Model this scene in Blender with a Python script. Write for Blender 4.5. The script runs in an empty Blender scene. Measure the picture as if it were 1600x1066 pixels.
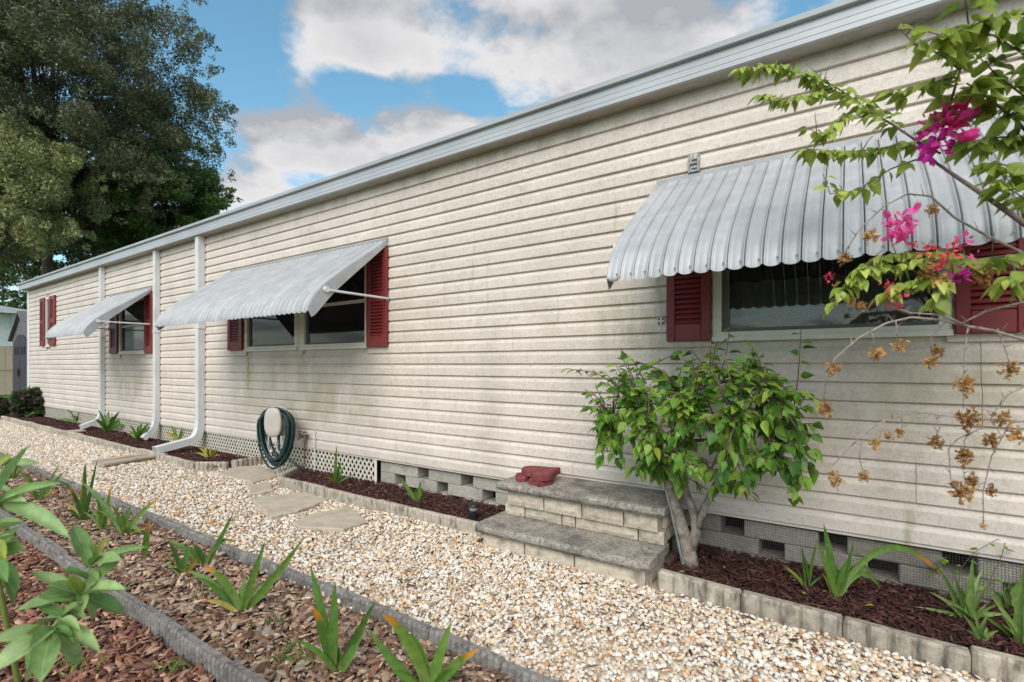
import bpy, math, random
import numpy as np
from mathutils import Matrix, Vector, Euler
random.seed(7); rng = np.random.default_rng(7)
S = bpy.context.scene
COL = S.collection

# ------------------------------------------------------------------ camera
FPX, V1, DW, CH = 775.0, 1140.0, 3.264, 1.21       # focal (px of 1600), wall vanishing offset, distance to wall, eye height
NN = math.hypot(FPX, V1)
cam = bpy.data.cameras.new('camera'); camo = bpy.data.objects.new('camera', cam); COL.objects.link(camo)
camo.location = (0, -DW, CH)
camo.rotation_euler = (math.radians(90), 0, math.atan2(FPX, V1))
cam.sensor_width = 36; cam.lens = FPX / 1600 * 36
cam.shift_y = 37 / 1600
cam.clip_start = 0.05; cam.clip_end = 2000
cam.dof.use_dof = True; cam.dof.focus_distance = 3.8; cam.dof.aperture_fstop = 2.8
S.camera = camo
S.render.resolution_x, S.render.resolution_y = 1024, 682

# ------------------------------------------------------------------ light
SUN_EL, SUN_AZ = math.radians(44), math.radians(-70)     # azimuth measured from +X in the ground plane
sd = Vector((math.cos(SUN_EL) * math.cos(SUN_AZ), math.cos(SUN_EL) * math.sin(SUN_AZ), math.sin(SUN_EL)))
sun = bpy.data.lights.new('sun', 'SUN'); suno = bpy.data.objects.new('sun', sun); COL.objects.link(suno)
sun.energy = 2.3; sun.angle = math.radians(48); sun.color = (1, .95, .88)
suno.location = (5, -8, 12)
suno.rotation_euler = sd.to_track_quat('Z', 'Y').to_euler()

W = bpy.data.worlds.new('World'); S.world = W; W.use_nodes = True
wt = W.node_tree; wt.nodes.clear()
def wn(t, **k):
    n = wt.nodes.new(t)
    for a, b in k.items(): setattr(n, a, b)
    return n
def wl(a, b): wt.links.new(a, b)
out = wn('ShaderNodeOutputWorld'); bg = wn('ShaderNodeBackground'); wl(bg.outputs[0], out.inputs[0])
sky = wn('ShaderNodeTexSky', sky_type='NISHITA'); sky.sun_disc = False
sky.sun_elevation = SUN_EL; sky.sun_rotation = math.pi / 2 - SUN_AZ
sky.air_density = 1.0; sky.dust_density = .6; sky.ozone_density = 1.6
bg.inputs[1].default_value = 0.125
tc = wn('ShaderNodeTexCoord')
nrm = wn('ShaderNodeVectorMath', operation='NORMALIZE'); wl(tc.outputs['Generated'], nrm.inputs[0])
sep = wn('ShaderNodeSeparateXYZ'); wl(nrm.outputs[0], sep.inputs[0])
def wm(op, a, b=None, clamp=False):
    n = wn('ShaderNodeMath', operation=op); n.use_clamp = clamp
    for i, v in enumerate((a, b)):
        if v is None: continue
        if isinstance(v, (int, float)): n.inputs[i].default_value = v
        else: wl(v, n.inputs[i])
    return n.outputs[0]
zz = wm('ADD', wm('MAXIMUM', sep.outputs[2], 0.0), 0.22)
cx = wm('DIVIDE', sep.outputs[0], zz); cy = wm('DIVIDE', sep.outputs[1], zz)
cmb = wn('ShaderNodeCombineXYZ'); wl(cx, cmb.inputs[0]); wl(cy, cmb.inputs[1])
def wnoise(scale, detail, rough, off):
    mp = wn('ShaderNodeMapping'); wl(cmb.outputs[0], mp.inputs[0]); mp.inputs['Location'].default_value = off
    n = wn('ShaderNodeTexNoise'); wl(mp.outputs[0], n.inputs['Vector'])
    n.inputs['Scale'].default_value = scale; n.inputs['Detail'].default_value = detail; n.inputs['Roughness'].default_value = rough
    return n.outputs[0]
CLOFF = (3.1, 5.7, 0)
BIAS = [(-.42, .98, .42, .20), (-.82, .70, .20, .13), (-1.30, .88, .22, .22), (-1.0, 1.02, .18, .2), (-1.62, .86, .24, .2), (-1.13, .47, .30, -.26), (-1.02, .78, .12, -.13), (-.80, .97, .12, -.10)]
def wbias(dx=0., dy=0.):
    tot = None
    for bx_, by_, br_, ba_ in BIAS:
        vd = wn('ShaderNodeVectorMath', operation='DISTANCE'); wl(cmb.outputs[0], vd.inputs[0]); vd.inputs[1].default_value = (bx_ + dx, by_ + dy, 0)
        m_ = wn('ShaderNodeMapRange', interpolation_type='SMOOTHSTEP'); wl(vd.outputs['Value'], m_.inputs[0]); m_.inputs[1].default_value = br_; m_.inputs[2].default_value = br_ * .25; m_.inputs[3].default_value = 0; m_.inputs[4].default_value = ba_
        tot = m_.outputs[0] if tot is None else wm('ADD', tot, m_.outputs[0])
    return tot
SHX, SHY = -.05, .10          # the cloud field sampled a little nearer the light
nb = wm('ADD', wnoise(2.3, 9, .58, CLOFF), wbias())
nb2 = wm('ADD', wnoise(2.3, 9, .58, (CLOFF[0] + SHX, CLOFF[1] + SHY, 0)), wbias(-SHX, -SHY))
mr = wn('ShaderNodeMapRange', interpolation_type='SMOOTHSTEP'); wl(nb, mr.inputs[0])
mr.inputs[1].default_value = .47; mr.inputs[2].default_value = .60
shade = wn('ShaderNodeMapRange'); wl(wm('SUBTRACT', nb, nb2), shade.inputs[0])
shade.inputs[1].default_value = -.09; shade.inputs[2].default_value = .07
thick = wn('ShaderNodeMapRange'); wl(nb, thick.inputs[0]); thick.inputs[1].default_value = .52; thick.inputs[2].default_value = .85
thick.inputs[3].default_value = 1.0; thick.inputs[4].default_value = .35
cr = wn('ShaderNodeMixRGB'); cr.inputs[1].default_value = (2.3, 2.4, 2.6, 1); cr.inputs[2].default_value = (4.6, 4.5, 4.5, 1); wl(wm('MULTIPLY', shade.outputs[0], thick.outputs[0]), cr.inputs[0])
hs = wn('ShaderNodeHueSaturation'); wl(sky.outputs[0], hs.inputs['Color']); hs.inputs['Hue'].default_value = .474; hs.inputs['Saturation'].default_value = 1.1; hs.inputs['Value'].default_value = 1.12
mx = wn('ShaderNodeMixRGB'); wl(mr.outputs[0], mx.inputs[0]); wl(hs.outputs[0], mx.inputs[1]); wl(cr.outputs[0], mx.inputs[2])
wl(mx.outputs[0], bg.inputs[0])

S.view_settings.view_transform = 'Standard'; S.view_settings.look = 'None'; S.view_settings.gamma = 1
S.view_settings.exposure = 0.62; S.view_settings.use_curve_mapping = False

# ------------------------------------------------------------------ pixels of the photograph to points
CAM = np.array([0, -DW, CH]); RV = np.array([V1 / NN, FPX / NN, 0]); FV = np.array([-FPX / NN, V1 / NN, 0]); UV_ = np.array([0, 0, 1.])
def ray(x, y): return RV * (x - 800) / FPX + FV + UV_ * (570 - y) / FPX
def at_y(x, y, Y=0.): d = ray(x, y); return CAM + d * ((Y - CAM[1]) / d[1])
def at_z(x, y, z=0.): d = ray(x, y); return CAM + d * ((z - CAM[2]) / d[2])
def at_d(x, y, dep): return CAM + ray(x, y) * dep
def depth_of(p): return float((np.array(p) - CAM) @ FV)

# ------------------------------------------------------------------ materials
def mat(name, base, c2=None, rough=.65, scale=12, detail=5, bump=0., bscale=60, spec=.35, metal=0., stain=None, objvar=0., src='pos', coat=0.):
    m = bpy.data.materials.new(name); m.use_nodes = True; nt = m.node_tree; N = nt.nodes; L = nt.links
    p = N['Principled BSDF']; p.inputs['Roughness'].default_value = rough; p.inputs['Metallic'].default_value = metal
    p.inputs['Specular IOR Level'].default_value = spec; p.inputs['Coat Weight'].default_value = coat
    geo = N.new('ShaderNodeNewGeometry'); vec = geo.outputs['Position']
    def noise(sc, det=5, ro=.55, sv=None):
        n = N.new('ShaderNodeTexNoise'); n.inputs['Scale'].default_value = sc; n.inputs['Detail'].default_value = det; n.inputs['Roughness'].default_value = ro
        if sv is not None:
            mp = N.new('ShaderNodeMapping'); L.new(vec, mp.inputs[0]); mp.inputs['Scale'].default_value = sv; L.new(mp.outputs[0], n.inputs['Vector'])
        else: L.new(vec, n.inputs['Vector'])
        return n.outputs[0]
    def rngmap(s, a, b, c=0., d=1.):
        r = N.new('ShaderNodeMapRange'); L.new(s, r.inputs[0])
        for i, v in enumerate((a, b, c, d)): r.inputs[i + 1].default_value = v
        return r.outputs[0]
    def mix(f, a, b, mode='MIX'):
        x = N.new('ShaderNodeMixRGB'); x.blend_type = mode
        for i, v in enumerate((f, a, b)):
            if isinstance(v, (int, float)): x.inputs[i].default_value = v
            elif isinstance(v, tuple): x.inputs[i].default_value = (*v, 1) if len(v) == 3 else v
            else: L.new(v, x.inputs[i])
        return x.outputs[0]
    if src == 'attr':
        a = N.new('ShaderNodeVertexColor'); a.layer_name = 'Col'; col = a.outputs[0]
        col = mix(rngmap(noise(scale, detail), .3, .7, 0, .5), col, mix(1., col, c2 or (.6, .6, .6), 'MULTIPLY'))
    else:
        c2 = c2 or tuple(v * .8 for v in base)
        col = mix(rngmap(noise(scale, detail), .35, .65), base, c2)
    if objvar:
        oi = N.new('ShaderNodeObjectInfo')
        col = mix(rngmap(oi.outputs['Random'], 0, 1, 0, 1), mix(1., col, (1 - objvar,) * 3, 'MULTIPLY'), mix(1., col, (1 + objvar,) * 3, 'MULTIPLY'))
    for st in (stain or []):
        c, sc, lo, hi, amt = st[:5]; sv = st[5] if len(st) > 5 else None
        fac = rngmap(noise(sc, 8, .65, sv), lo, hi, 0, amt)
        if len(st) > 7:                                    # broken up into drifts
            q = N.new('ShaderNodeMath'); q.operation = 'MULTIPLY'; L.new(fac, q.inputs[0]); L.new(rngmap(noise(st[7], 4, .6, (1, 1, .6)), .44, .62), q.inputs[1]); fac = q.outputs[0]
        if len(st) > 6 and st[6]:                                    # a stain that keeps to one patch of the wall
            sp = N.new('ShaderNodeSeparateXYZ'); L.new(vec, sp.inputs[0]); x0, x1, z0, z1, sx, sz = st[6]
            for o_, a, b_, w_ in ((sp.outputs[0], x0, x1, sx), (sp.outputs[2], z0, z1, sz)):
                for lo2, hi2 in ((a - w_, a + w_), (b_ + w_, b_ - w_)):
                    q = N.new('ShaderNodeMath'); q.operation = 'MULTIPLY'; L.new(fac, q.inputs[0]); L.new(rngmap(o_, lo2, hi2), q.inputs[1]); fac = q.outputs[0]
        col = mix(fac, col, c)
    L.new(col, p.inputs['Base Color'])
    if bump:
        b = N.new('ShaderNodeBump'); b.inputs['Strength'].default_value = bump; b.inputs['Distance'].default_value = .01
        L.new(noise(bscale, 6, .6), b.inputs['Height']); L.new(b.outputs[0], p.inputs['Normal'])
    m['h'] = 1
    return m

def leaf_mat(name, c_lo, c_hi, src='object', tip=None, tip_at=.86, base=None, trans=.35, rough=.45, rib=False):
    m = bpy.data.materials.new(name); m.use_nodes = True; nt = m.node_tree; N = nt.nodes; L = nt.links
    p = N['Principled BSDF']; p.inputs['Roughness'].default_value = rough; p.inputs['Specular IOR Level'].default_value = .35
    mx = N.new('ShaderNodeMixRGB'); mx.inputs[1].default_value = (*c_lo, 1); mx.inputs[2].default_value = (*c_hi, 1)
    if src == 'object':
        oi = N.new('ShaderNodeObjectInfo'); fac = oi.outputs['Random']
        L.new(fac, mx.inputs[0]); col = mx.outputs[0]
    else:
        a = N.new('ShaderNodeVertexColor'); a.layer_name = 'Col'; col = a.outputs[0]
    geo = N.new('ShaderNodeNewGeometry')
    nz = N.new('ShaderNodeTexNoise'); nz.inputs['Scale'].default_value = 35; L.new(geo.outputs['Position'], nz.inputs['Vector'])
    hv = N.new('ShaderNodeHueSaturation'); L.new(col, hv.inputs['Color'])
    mr_ = N.new('ShaderNodeMapRange'); L.new(nz.outputs[0], mr_.inputs[0]); mr_.inputs[1].default_value = .3; mr_.inputs[2].default_value = .7; mr_.inputs[3].default_value = .8; mr_.inputs[4].default_value = 1.2
    L.new(mr_.outputs[0], hv.inputs['Value']); col = hv.outputs[0]
    if tip or base:
        uv = N.new('ShaderNodeUVMap'); sp = N.new('ShaderNodeSeparateXYZ'); L.new(uv.outputs[0], sp.inputs[0])
        if base:
            r = N.new('ShaderNodeMapRange'); L.new(sp.outputs[1], r.inputs[0]); r.inputs[1].default_value = .25; r.inputs[2].default_value = 0.
            x = N.new('ShaderNodeMixRGB'); L.new(r.outputs[0], x.inputs[0]); L.new(col, x.inputs[1]); x.inputs[2].default_value = (*base, 1); col = x.outputs[0]
        if tip:
            r = N.new('ShaderNodeMapRange'); L.new(sp.outputs[1], r.inputs[0]); r.inputs[1].default_value = tip_at - .1; r.inputs[2].default_value = tip_at + .06
            x = N.new('ShaderNodeMixRGB'); L.new(r.outputs[0], x.inputs[0]); L.new(col, x.inputs[1]); x.inputs[2].default_value = (*tip, 1); col = x.outputs[0]
    if rib:
        uv2 = N.new('ShaderNodeUVMap'); sp2 = N.new('ShaderNodeSeparateXYZ'); L.new(uv2.outputs[0], sp2.inputs[0])
        def mth(op, a, b=None):
            q = N.new('ShaderNodeMath'); q.operation = op
            for i, v_ in enumerate((a, b)):
                if v_ is None: continue
                if isinstance(v_, float): q.inputs[i].default_value = v_
                else: L.new(v_, q.inputs[i])
            return q.outputs[0]
        du = mth('ABSOLUTE', mth('SUBTRACT', sp2.outputs[0], .5)); mid_ = mth('LESS_THAN', du, .035)
        vein = mth('LESS_THAN', mth('FRACT', mth('MULTIPLY', mth('SUBTRACT', sp2.outputs[1], mth('MULTIPLY', du, .55)), 9.)), .10)
        fac_ = mth('MAXIMUM', mth('MULTIPLY', mid_, .6), mth('MULTIPLY', vein, .28))
        x = N.new('ShaderNodeMixRGB'); L.new(fac_, x.inputs[0]); L.new(col, x.inputs[1]); x.inputs[2].default_value = (.40, .48, .24, 1); col = x.outputs[0]
    L.new(col, p.inputs['Base Color'])
    t = N.new('ShaderNodeBsdfTranslucent'); L.new(col, t.inputs[0])
    ms = N.new('ShaderNodeMixShader'); ms.inputs[0].default_value = trans
    L.new(p.outputs[0], ms.inputs[1]); L.new(t.outputs[0], ms.inputs[2]); L.new(ms.outputs[0], N['Material Output'].inputs[0])
    return m

MILDEW = (.09, .08, .06)
M = dict(
    siding=mat('vinyl_siding', (.68, .595, .52), (.62, .54, .47), rough=.5, scale=2.2, bump=.12, bscale=180, spec=.3, objvar=.045,
               stain=[((.20, .19, .14), 70, .46, .64, .28, (1, 1, .5), None, 1.5), ((.23, .22, .15), 28, .48, .68, .2, (1, 1, .3), None, .9), ((.34, .28, .21), 3.2, .52, .80, .45, (.7, 1, .9)), ((.22, .22, .09), 4., .62, .78, .8, (1.6, 1, .2)), ((.25, .22, .15), 9, .55, .8, .45, (1, 1, 2.5)),
                      ((.27, .23, .18), 110, .55, .68, .5), ((.36, .32, .27), 420, .52, .66, .5), ((.24, .21, .17), 1.1, .60, .80, .4, (1, 1, .5)),
                      ((.30, .25, .13), 3.5, .38, .68, .62, (1, 1, .5), (-6.3, -3.9, .55, 1.34, .5, .14)), ((.26, .25, .08), 7, .35, .6, .8, (1.6, 1, .25), (-6.24, -6.10, .75, 1.36, .06, .15)),
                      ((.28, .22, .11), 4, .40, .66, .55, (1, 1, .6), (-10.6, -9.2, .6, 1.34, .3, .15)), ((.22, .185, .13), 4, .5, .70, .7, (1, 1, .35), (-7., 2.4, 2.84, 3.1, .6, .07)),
                      ((.30, .26, .13), 4, .40, .68, .55, (1, 1, .6), (-1.3, .9, .5, 1.32, .3, .15)), ((.30, .26, .22), 45, .5, .66, .3, (1, 1, 1), (-5, 3, .3, 3., 2, .2)), ((.22, .20, .08), 5, .42, .64, .6, (1, 1, .4), (-1.5, -.7, 1.3, 1.75, .15, .12))]),
    trim=mat('cream_trim', (.62, .57, .47), (.55, .50, .41), rough=.45, scale=6),
    white=mat('white_metal', (.66, .66, .65), (.58, .58, .57), rough=.42, scale=5, stain=[((.30, .28, .24), 9, .58, .8, .5, (1, 1, .3))]),
    fascia=mat('fascia_metal', (.46, .475, .49), (.40, .41, .425), rough=.4, scale=2, metal=.1, stain=[((.25, .24, .23), 6, .58, .8, .45, (.4, 1, 1))]),
    soffit=mat('soffit', (.42, .38, .33), rough=.6),
    awning=mat('awning_aluminium', (.43, .435, .44), (.35, .355, .36), rough=.5, scale=7, metal=.15, spec=.4, objvar=.06, stain=[((.30, .30, .30), 22, .52, .75, .55, (1, .25, .25))]),
    awnback=mat('awning_dull', (.36, .36, .37), rough=.5, metal=.3),
    red=mat('shutter_paint', (.20, .028, .026), (.17, .024, .024), rough=.42, scale=8, objvar=.05),
    frame=mat('window_vinyl', (.66, .63, .56), (.6, .57, .5), rough=.4, scale=8),
    darkframe=mat('window_channel', (.13, .12, .11), rough=.5),
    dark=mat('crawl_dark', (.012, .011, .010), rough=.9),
    room=mat('room_dark', (.03, .028, .026), rough=.9),
    lace=mat('lace', (.7, .7, .69), (.45, .45, .45), rough=.9, scale=90),
    block=mat('concrete_block', (.43, .39, .33), (.33, .30, .25), rough=.9, scale=40, bump=.7, bscale=120, objvar=.12, stain=[((.12, .11, .09), 7, .52, .75, .6)]),
    slab=mat('weathered_slab', (.38, .34, .285), (.29, .26, .22), rough=.9, scale=30, bump=.5, bscale=110, stain=[((.06, .055, .048), 5.5, .45, .62, .7), (MILDEW, 55, .47, .62, .75), ((.3, .22, .08), 3, .6, .75, .5)]),
    stepblock=mat('split_block', (.58, .50, .39), (.46, .39, .30), rough=.9, scale=30, bump=.9, bscale=70, objvar=.1, stain=[((.10, .085, .06), 9, .55, .75, .75)]),
    mortar=mat('step_core', (.06, .05, .045), rough=.95),
    edgel=mat('edging_beige', (.47, .41, .33), (.36, .315, .25), rough=.92, scale=25, bump=.6, bscale=140, objvar=.12, stain=[((.09, .075, .055), 22, .48, .68, .85, (1, 1, .35)), ((.16, .15, .12), 90, .55, .7, .5)]),
    edged=mat('edging_grey', (.29, .27, .245), (.17, .155, .14), rough=.92, scale=40, bump=.8, bscale=120, objvar=.15, stain=[((.06, .055, .05), 14, .48, .7, .7)]),
    flag=mat('flagstone', (.46, .39, .30), (.36, .31, .245), rough=.85, scale=9, bump=.35, bscale=50, objvar=.08, stain=[((.2, .16, .11), 14, .58, .8, .5)]),
    splash=mat('splash_concrete', (.42, .35, .27), (.34, .29, .23), rough=.85, scale=10, bump=.2),
    gravelbase=mat('gravel_bed', (.52, .44, .35), (.40, .32, .24), rough=.95, scale=70, bump=.8, bscale=90),
    pebble=mat('pebbles', (1, 1, 1), (.80, .74, .68), rough=.6, scale=60, src='attr', spec=.4),
    mulchbase=mat('mulch_soil', (.030, .014, .011), (.018, .010, .008), rough=.95, scale=40, bump=1., bscale=60),
    chips=mat('mulch_chips', (1, 1, 1), (.55, .5, .5), rough=.8, scale=120, src='attr'),
    barkbase=mat('bark_soil', (.10, .062, .045), (.055, .035, .026), rough=.95, scale=30, bump=1., bscale=60),
    grass=mat('lawn', (.09, .15, .03), (.06, .11, .02), rough=.9, scale=3, bump=.6, bscale=40),
    bark=mat('tree_bark', (.30, .25, .20), (.16, .13, .10), rough=.95, scale=22, bump=1., bscale=45, stain=[((.42, .39, .33), 18, .5, .62, .7), ((.08, .07, .05), 40, .58, .7, .7)]),
    twig=mat('twig', (.17, .12, .10), (.11, .075, .065), rough=.85, scale=40),
    deadtwig=mat('pale_twig', (.34, .28, .25), (.20, .155, .14), rough=.85, scale=40),
    oakbark=mat('oak_bark', (.09, .075, .06), rough=.95, scale=3),
    hose=mat('hose_rubber', (.018, .045, .045), (.012, .03, .03), rough=.42, scale=10),
    reel=mat('reel_plastic', (.50, .46, .40), (.43, .39, .34), rough=.5, scale=6, stain=[((.3, .26, .2), 12, .58, .78, .5)]),
    steel=mat('galvanised', (.35, .35, .35), (.22, .21, .2), rough=.45, metal=.6, scale=30),
    brass=mat('valve_brass', (.16, .12, .08), rough=.5, metal=.5),
    black=mat('black_plastic', (.015, .015, .016), rough=.4),
    lens=mat('lamp_lens', (.35, .34, .30), rough=.25),
    redstone=mat('red_concrete', (.22, .045, .048), (.16, .035, .04), rough=.85, scale=20, bump=.5, bscale=90, stain=[((.35, .2, .19), 60, .56, .7, .5)]),
    tan=mat('tan_skirt', (.45, .37, .26), (.4, .33, .23), rough=.7, scale=3),
    shed=mat('shed_grey', (.15, .14, .145), (.12, .11, .12), rough=.6, scale=4),
    sheddoor=mat('shed_door', (.05, .045, .06), rough=.6),
    roofw=mat('white_roof', (.6, .6, .6), rough=.5),
    bloom_dead=None)
M['strap'] = leaf_mat('strap_leaf', (.07, .16, .03), (.15, .27, .05), base=(.22, .26, .07))
M['strap_tip'] = leaf_mat('strap_leaf_tip', (.09, .18, .03), (.17, .27, .05), tip=(.62, .24, .02), tip_at=.80, base=(.30, .32, .12))
M['strap_yellow'] = leaf_mat('strap_leaf_yellow', (.30, .26, .04), (.38, .33, .06), tip=(.45, .16, .02))
M['aloe'] = leaf_mat('aloe_leaf', (.13, .22, .055), (.21, .31, .08), trans=.15, base=(.2, .27, .09))
M['leaf'] = leaf_mat('bush_leaf', (.09, .22, .03), (.30, .45, .06))
M['leaf_light'] = leaf_mat('bush_leaf_young', (.22, .34, .05), (.50, .56, .10), trans=.5)
M['leaf_dark'] = leaf_mat('bush_leaf_old', (.05, .14, .022), (.14, .28, .035), trans=.35)
M['leaf_a'] = leaf_mat('bush_leaf_mass', (0, 0, 0), (0, 0, 0), src='attr')
M['bleaf'] = leaf_mat('vine_leaf', (.18, .28, .04), (.46, .52, .11), trans=.55)
M['broad'] = leaf_mat('broad_leaf', (.14, .28, .07), (.36, .50, .20), trans=.35, rough=.4, rib=True)
M['broad_y'] = leaf_mat('broad_leaf_young', (.32, .38, .06), (.42, .46, .1), trans=.4)
M['pink'] = leaf_mat('pink_bract', (.78, .05, .32), (.92, .18, .50), trans=.5, rough=.6)
M['coral'] = leaf_mat('coral_bract', (.70, .03, .09), (.80, .10, .12), trans=.5, rough=.6)
M['magenta'] = leaf_mat('magenta_bract', (.55, .012, .34), (.72, .04, .46), trans=.5, rough=.6)
M['deadbloom'] = leaf_mat('dried_bract', (.34, .17, .055), (.68, .42, .17), trans=.5, rough=.8)
M['crown'] = leaf_mat('crown_leaf', (0, 0, 0), (0, 0, 0), src='attr', trans=.25, rough=.6)
def glass_mat():
    m = bpy.data.materials.new('window_glass'); m.use_nodes = True; N = m.node_tree.nodes; L = m.node_tree.links
    N.remove(N['Principled BSDF'])
    t = N.new('ShaderNodeBsdfTransparent'); t.inputs[0].default_value = (.62, .63, .62, 1)
    g = N.new('ShaderNodeBsdfGlossy'); g.inputs['Roughness'].default_value = .03; g.inputs[0].default_value = (.9, .9, .9, 1)
    f = N.new('ShaderNodeFresnel'); f.inputs[0].default_value = 1.5
    x = N.new('ShaderNodeMixShader'); L.new(f.outputs[0], x.inputs[0]); L.new(t.outputs[0], x.inputs[1]); L.new(g.outputs[0], x.inputs[2])
    L.new(x.outputs[0], N['Material Output'].inputs[0]); return m
M['glass'] = glass_mat()
M['wire'] = mat('darkened_wire', (.10, .09, .08), (.06, .05, .045), rough=.7, scale=60)  # mesh colour darkened so the vent gaps behind it read as shade

# ------------------------------------------------------------------ object helpers
WM = {}
def link(o, parent=None):
    COL.objects.link(o); b = o.matrix_basis.copy(); WM[o.name] = b
    if parent is not None:
        o.parent = parent; o.matrix_parent_inverse = WM[parent.name].inverted()
    return o
def tag(o, label=None, cat=None, group=None, kind=None):
    for k, v in (('label', label), ('category', cat), ('group', group), ('kind', kind)):
        if v: o[k] = v
    return o
def empty(name, loc, label=None, cat=None, group=None):
    o = bpy.data.objects.new(name, None); o.location = loc; o.empty_display_size = .1
    link(o); return tag(o, label, cat, group)
def mobj(name, vf, m, parent=None, loc=None, smooth=False, uv=None, col=None):
    """mesh object from world-space vertices and faces; its origin is moved to loc or to the middle of its foot"""
    v, f = vf; v = np.asarray(v, float)
    if loc is None: loc = np.array([(v[:, 0].min() + v[:, 0].max()) / 2, (v[:, 1].min() + v[:, 1].max()) / 2, v[:, 2].min()])
    me = bpy.data.meshes.new(name); v2 = v - np.asarray(loc)
    if isinstance(f, np.ndarray):
        k = f.shape[1]; me.vertices.add(len(v2)); me.vertices.foreach_set('co', v2.ravel().astype(np.float32))
        me.loops.add(f.size); me.loops.foreach_set('vertex_index', f.ravel().astype(np.int32))
        me.polygons.add(len(f)); me.polygons.foreach_set('loop_start', (np.arange(len(f)) * k).astype(np.int32))
        me.update(calc_edges=True)
    else: me.from_pydata(v2.tolist(), [], f)
    if smooth: me.polygons.foreach_set('use_smooth', np.ones(len(me.polygons), bool))
    if uv is not None:
        l = me.uv_layers.new(name='UVMap'); vi = np.empty(len(me.loops), np.int32); me.loops.foreach_get('vertex_index', vi)
        l.data.foreach_set('uv', np.asarray(uv, np.float32)[vi].ravel())
    if col is not None:
        a = me.color_attributes.new('Col', 'FLOAT_COLOR', 'POINT'); c4 = np.ones((len(v2), 4), np.float32); c4[:, :3] = col; a.data.foreach_set('color', c4.ravel())
    me.materials.append(m); me.update()
    o = bpy.data.objects.new(name, me); o.location = loc
    return link(o, parent)
def share(name, me, M4, parent=None):
    o = bpy.data.objects.new(name, me); o.matrix_basis = M4
    return link(o, parent)
class MB:
    def __init__(s): s.v = []; s.f = []
    def add(s, v, f):
        k = len(s.v); s.v += [tuple(p) for p in v]; s.f += [tuple(i + k for i in q) for q in f]; return s
    def box(s, x0, x1, y0, y1, z0, z1):
        return s.add([(x0, y0, z0), (x1, y0, z0), (x1, y1, z0), (x0, y1, z0), (x0, y0, z1), (x1, y0, z1), (x1, y1, z1), (x0, y1, z1)],
                     [(0, 3, 2, 1), (4, 5, 6, 7), (0, 1, 5, 4), (1, 2, 6, 5), (2, 3, 7, 6), (3, 0, 4, 7)])
    def bbox(s, x0, x1, y0, y1, z0, z1, b=.004):
        """box with chamfered edges"""
        v = []; 
        for zx, i in ((z0, b), (z0 + b, 0), (z1 - b, 0), (z1, b)):
            ax, bx_, ay, by = x0 + i, x1 - i, y0 + i, y1 - i; c = b if i == 0 else b * .4
            v += [(ax + c, ay, zx), (bx_ - c, ay, zx), (bx_, ay + c, zx), (bx_, by - c, zx), (bx_ - c, by, zx), (ax + c, by, zx), (ax, by - c, zx), (ax, ay + c, zx)]
        f = [tuple(range(7, -1, -1)), tuple(range(24, 32))]
        for r in range(3):
            for i in range(8): f.append((r * 8 + i, r * 8 + (i + 1) % 8, r * 8 + 8 + (i + 1) % 8, r * 8 + 8 + i))
        return s.add(v, f)
    def tube(s, pts, rad, n=6, cap=True):
        pts = [Vector(p) for p in pts]; rad = rad if isinstance(rad, (list, tuple)) else [rad] * len(pts); v = []; f = []
        ref = Vector((.31, .2, .93))
        for i, p in enumerate(pts):
            t = (pts[min(i + 1, len(pts) - 1)] - pts[max(i - 1, 0)]).normalized()
            a = t.cross(ref)
            if a.length < .05: a = t.cross(Vector((1, 0, 0)))
            a.normalize(); b = t.cross(a)
            for j in range(n):
                q = 2 * math.pi * j / n; v.append(p + (a * math.cos(q) + b * math.sin(q)) * rad[i])
        for i in range(len(pts) - 1):
            for j in range(n): f.append((i * n + j, i * n + (j + 1) % n, i * n + n + (j + 1) % n, i * n + n + j))
        if cap: f += [tuple(range(n - 1, -1, -1)), tuple(range((len(pts) - 1) * n, len(pts) * n))]
        return s.add(v, f)
    def lathe(s, prof, c, n=20):
        v = []; f = []
        for r, z in prof:
            for j in range(n): q = 2 * math.pi * j / n; v.append((c[0] + r * math.cos(q), c[1] + r * math.sin(q), c[2] + z))
        for i in range(len(prof) - 1):
            for j in range(n): f.append((i * n + j, i * n + (j + 1) % n, i * n + n + (j + 1) % n, i * n + n + j))
        f += [tuple(range(n - 1, -1, -1)), tuple(range((len(prof) - 1) * n, len(prof) * n))]
        return s.add(v, f)
    def extr(s, prof, x0, x1, nx=1, wob=0.):
        """profile of (y, z), extruded along X, closed, capped"""
        n = len(prof); v = []; f = []
        for i in range(nx + 1):
            x = x0 + (x1 - x0) * i / nx; dy = random.uniform(-wob, wob); dz = random.uniform(-wob, wob) * .6
            v += [(x, y + dy, z + dz) for y, z in prof]
        for i in range(nx):
            for j in range(n): f.append((i * n + j, i * n + (j + 1) % n, i * n + n + (j + 1) % n, i * n + n + j))
        f += [tuple(range(n - 1, -1, -1)), tuple(range(nx * n, nx * n + n))]
        return s.add(v, f)
    def prism(s, poly, z0, z1, bev=.006, top=None):
        c = np.mean(poly, 0); n = len(poly); v = [(x, y, z0) for x, y in poly] + [(x, y, z1 - bev) for x, y in poly]
        for x, y in poly:
            d = np.array([c[0] - x, c[1] - y]); d = d / max(np.linalg.norm(d), 1e-6) * bev; v.append((x + d[0], y + d[1], z1))
        f = [tuple(range(n - 1, -1, -1)), tuple(range(2 * n, 3 * n))]
        for r in range(2):
            for i in range(n): f.append((r * n + i, r * n + (i + 1) % n, r * n + n + (i + 1) % n, r * n + n + i))
        return s.add(v, f)
    @property
    def vf(s): return s.v, s.f
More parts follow.
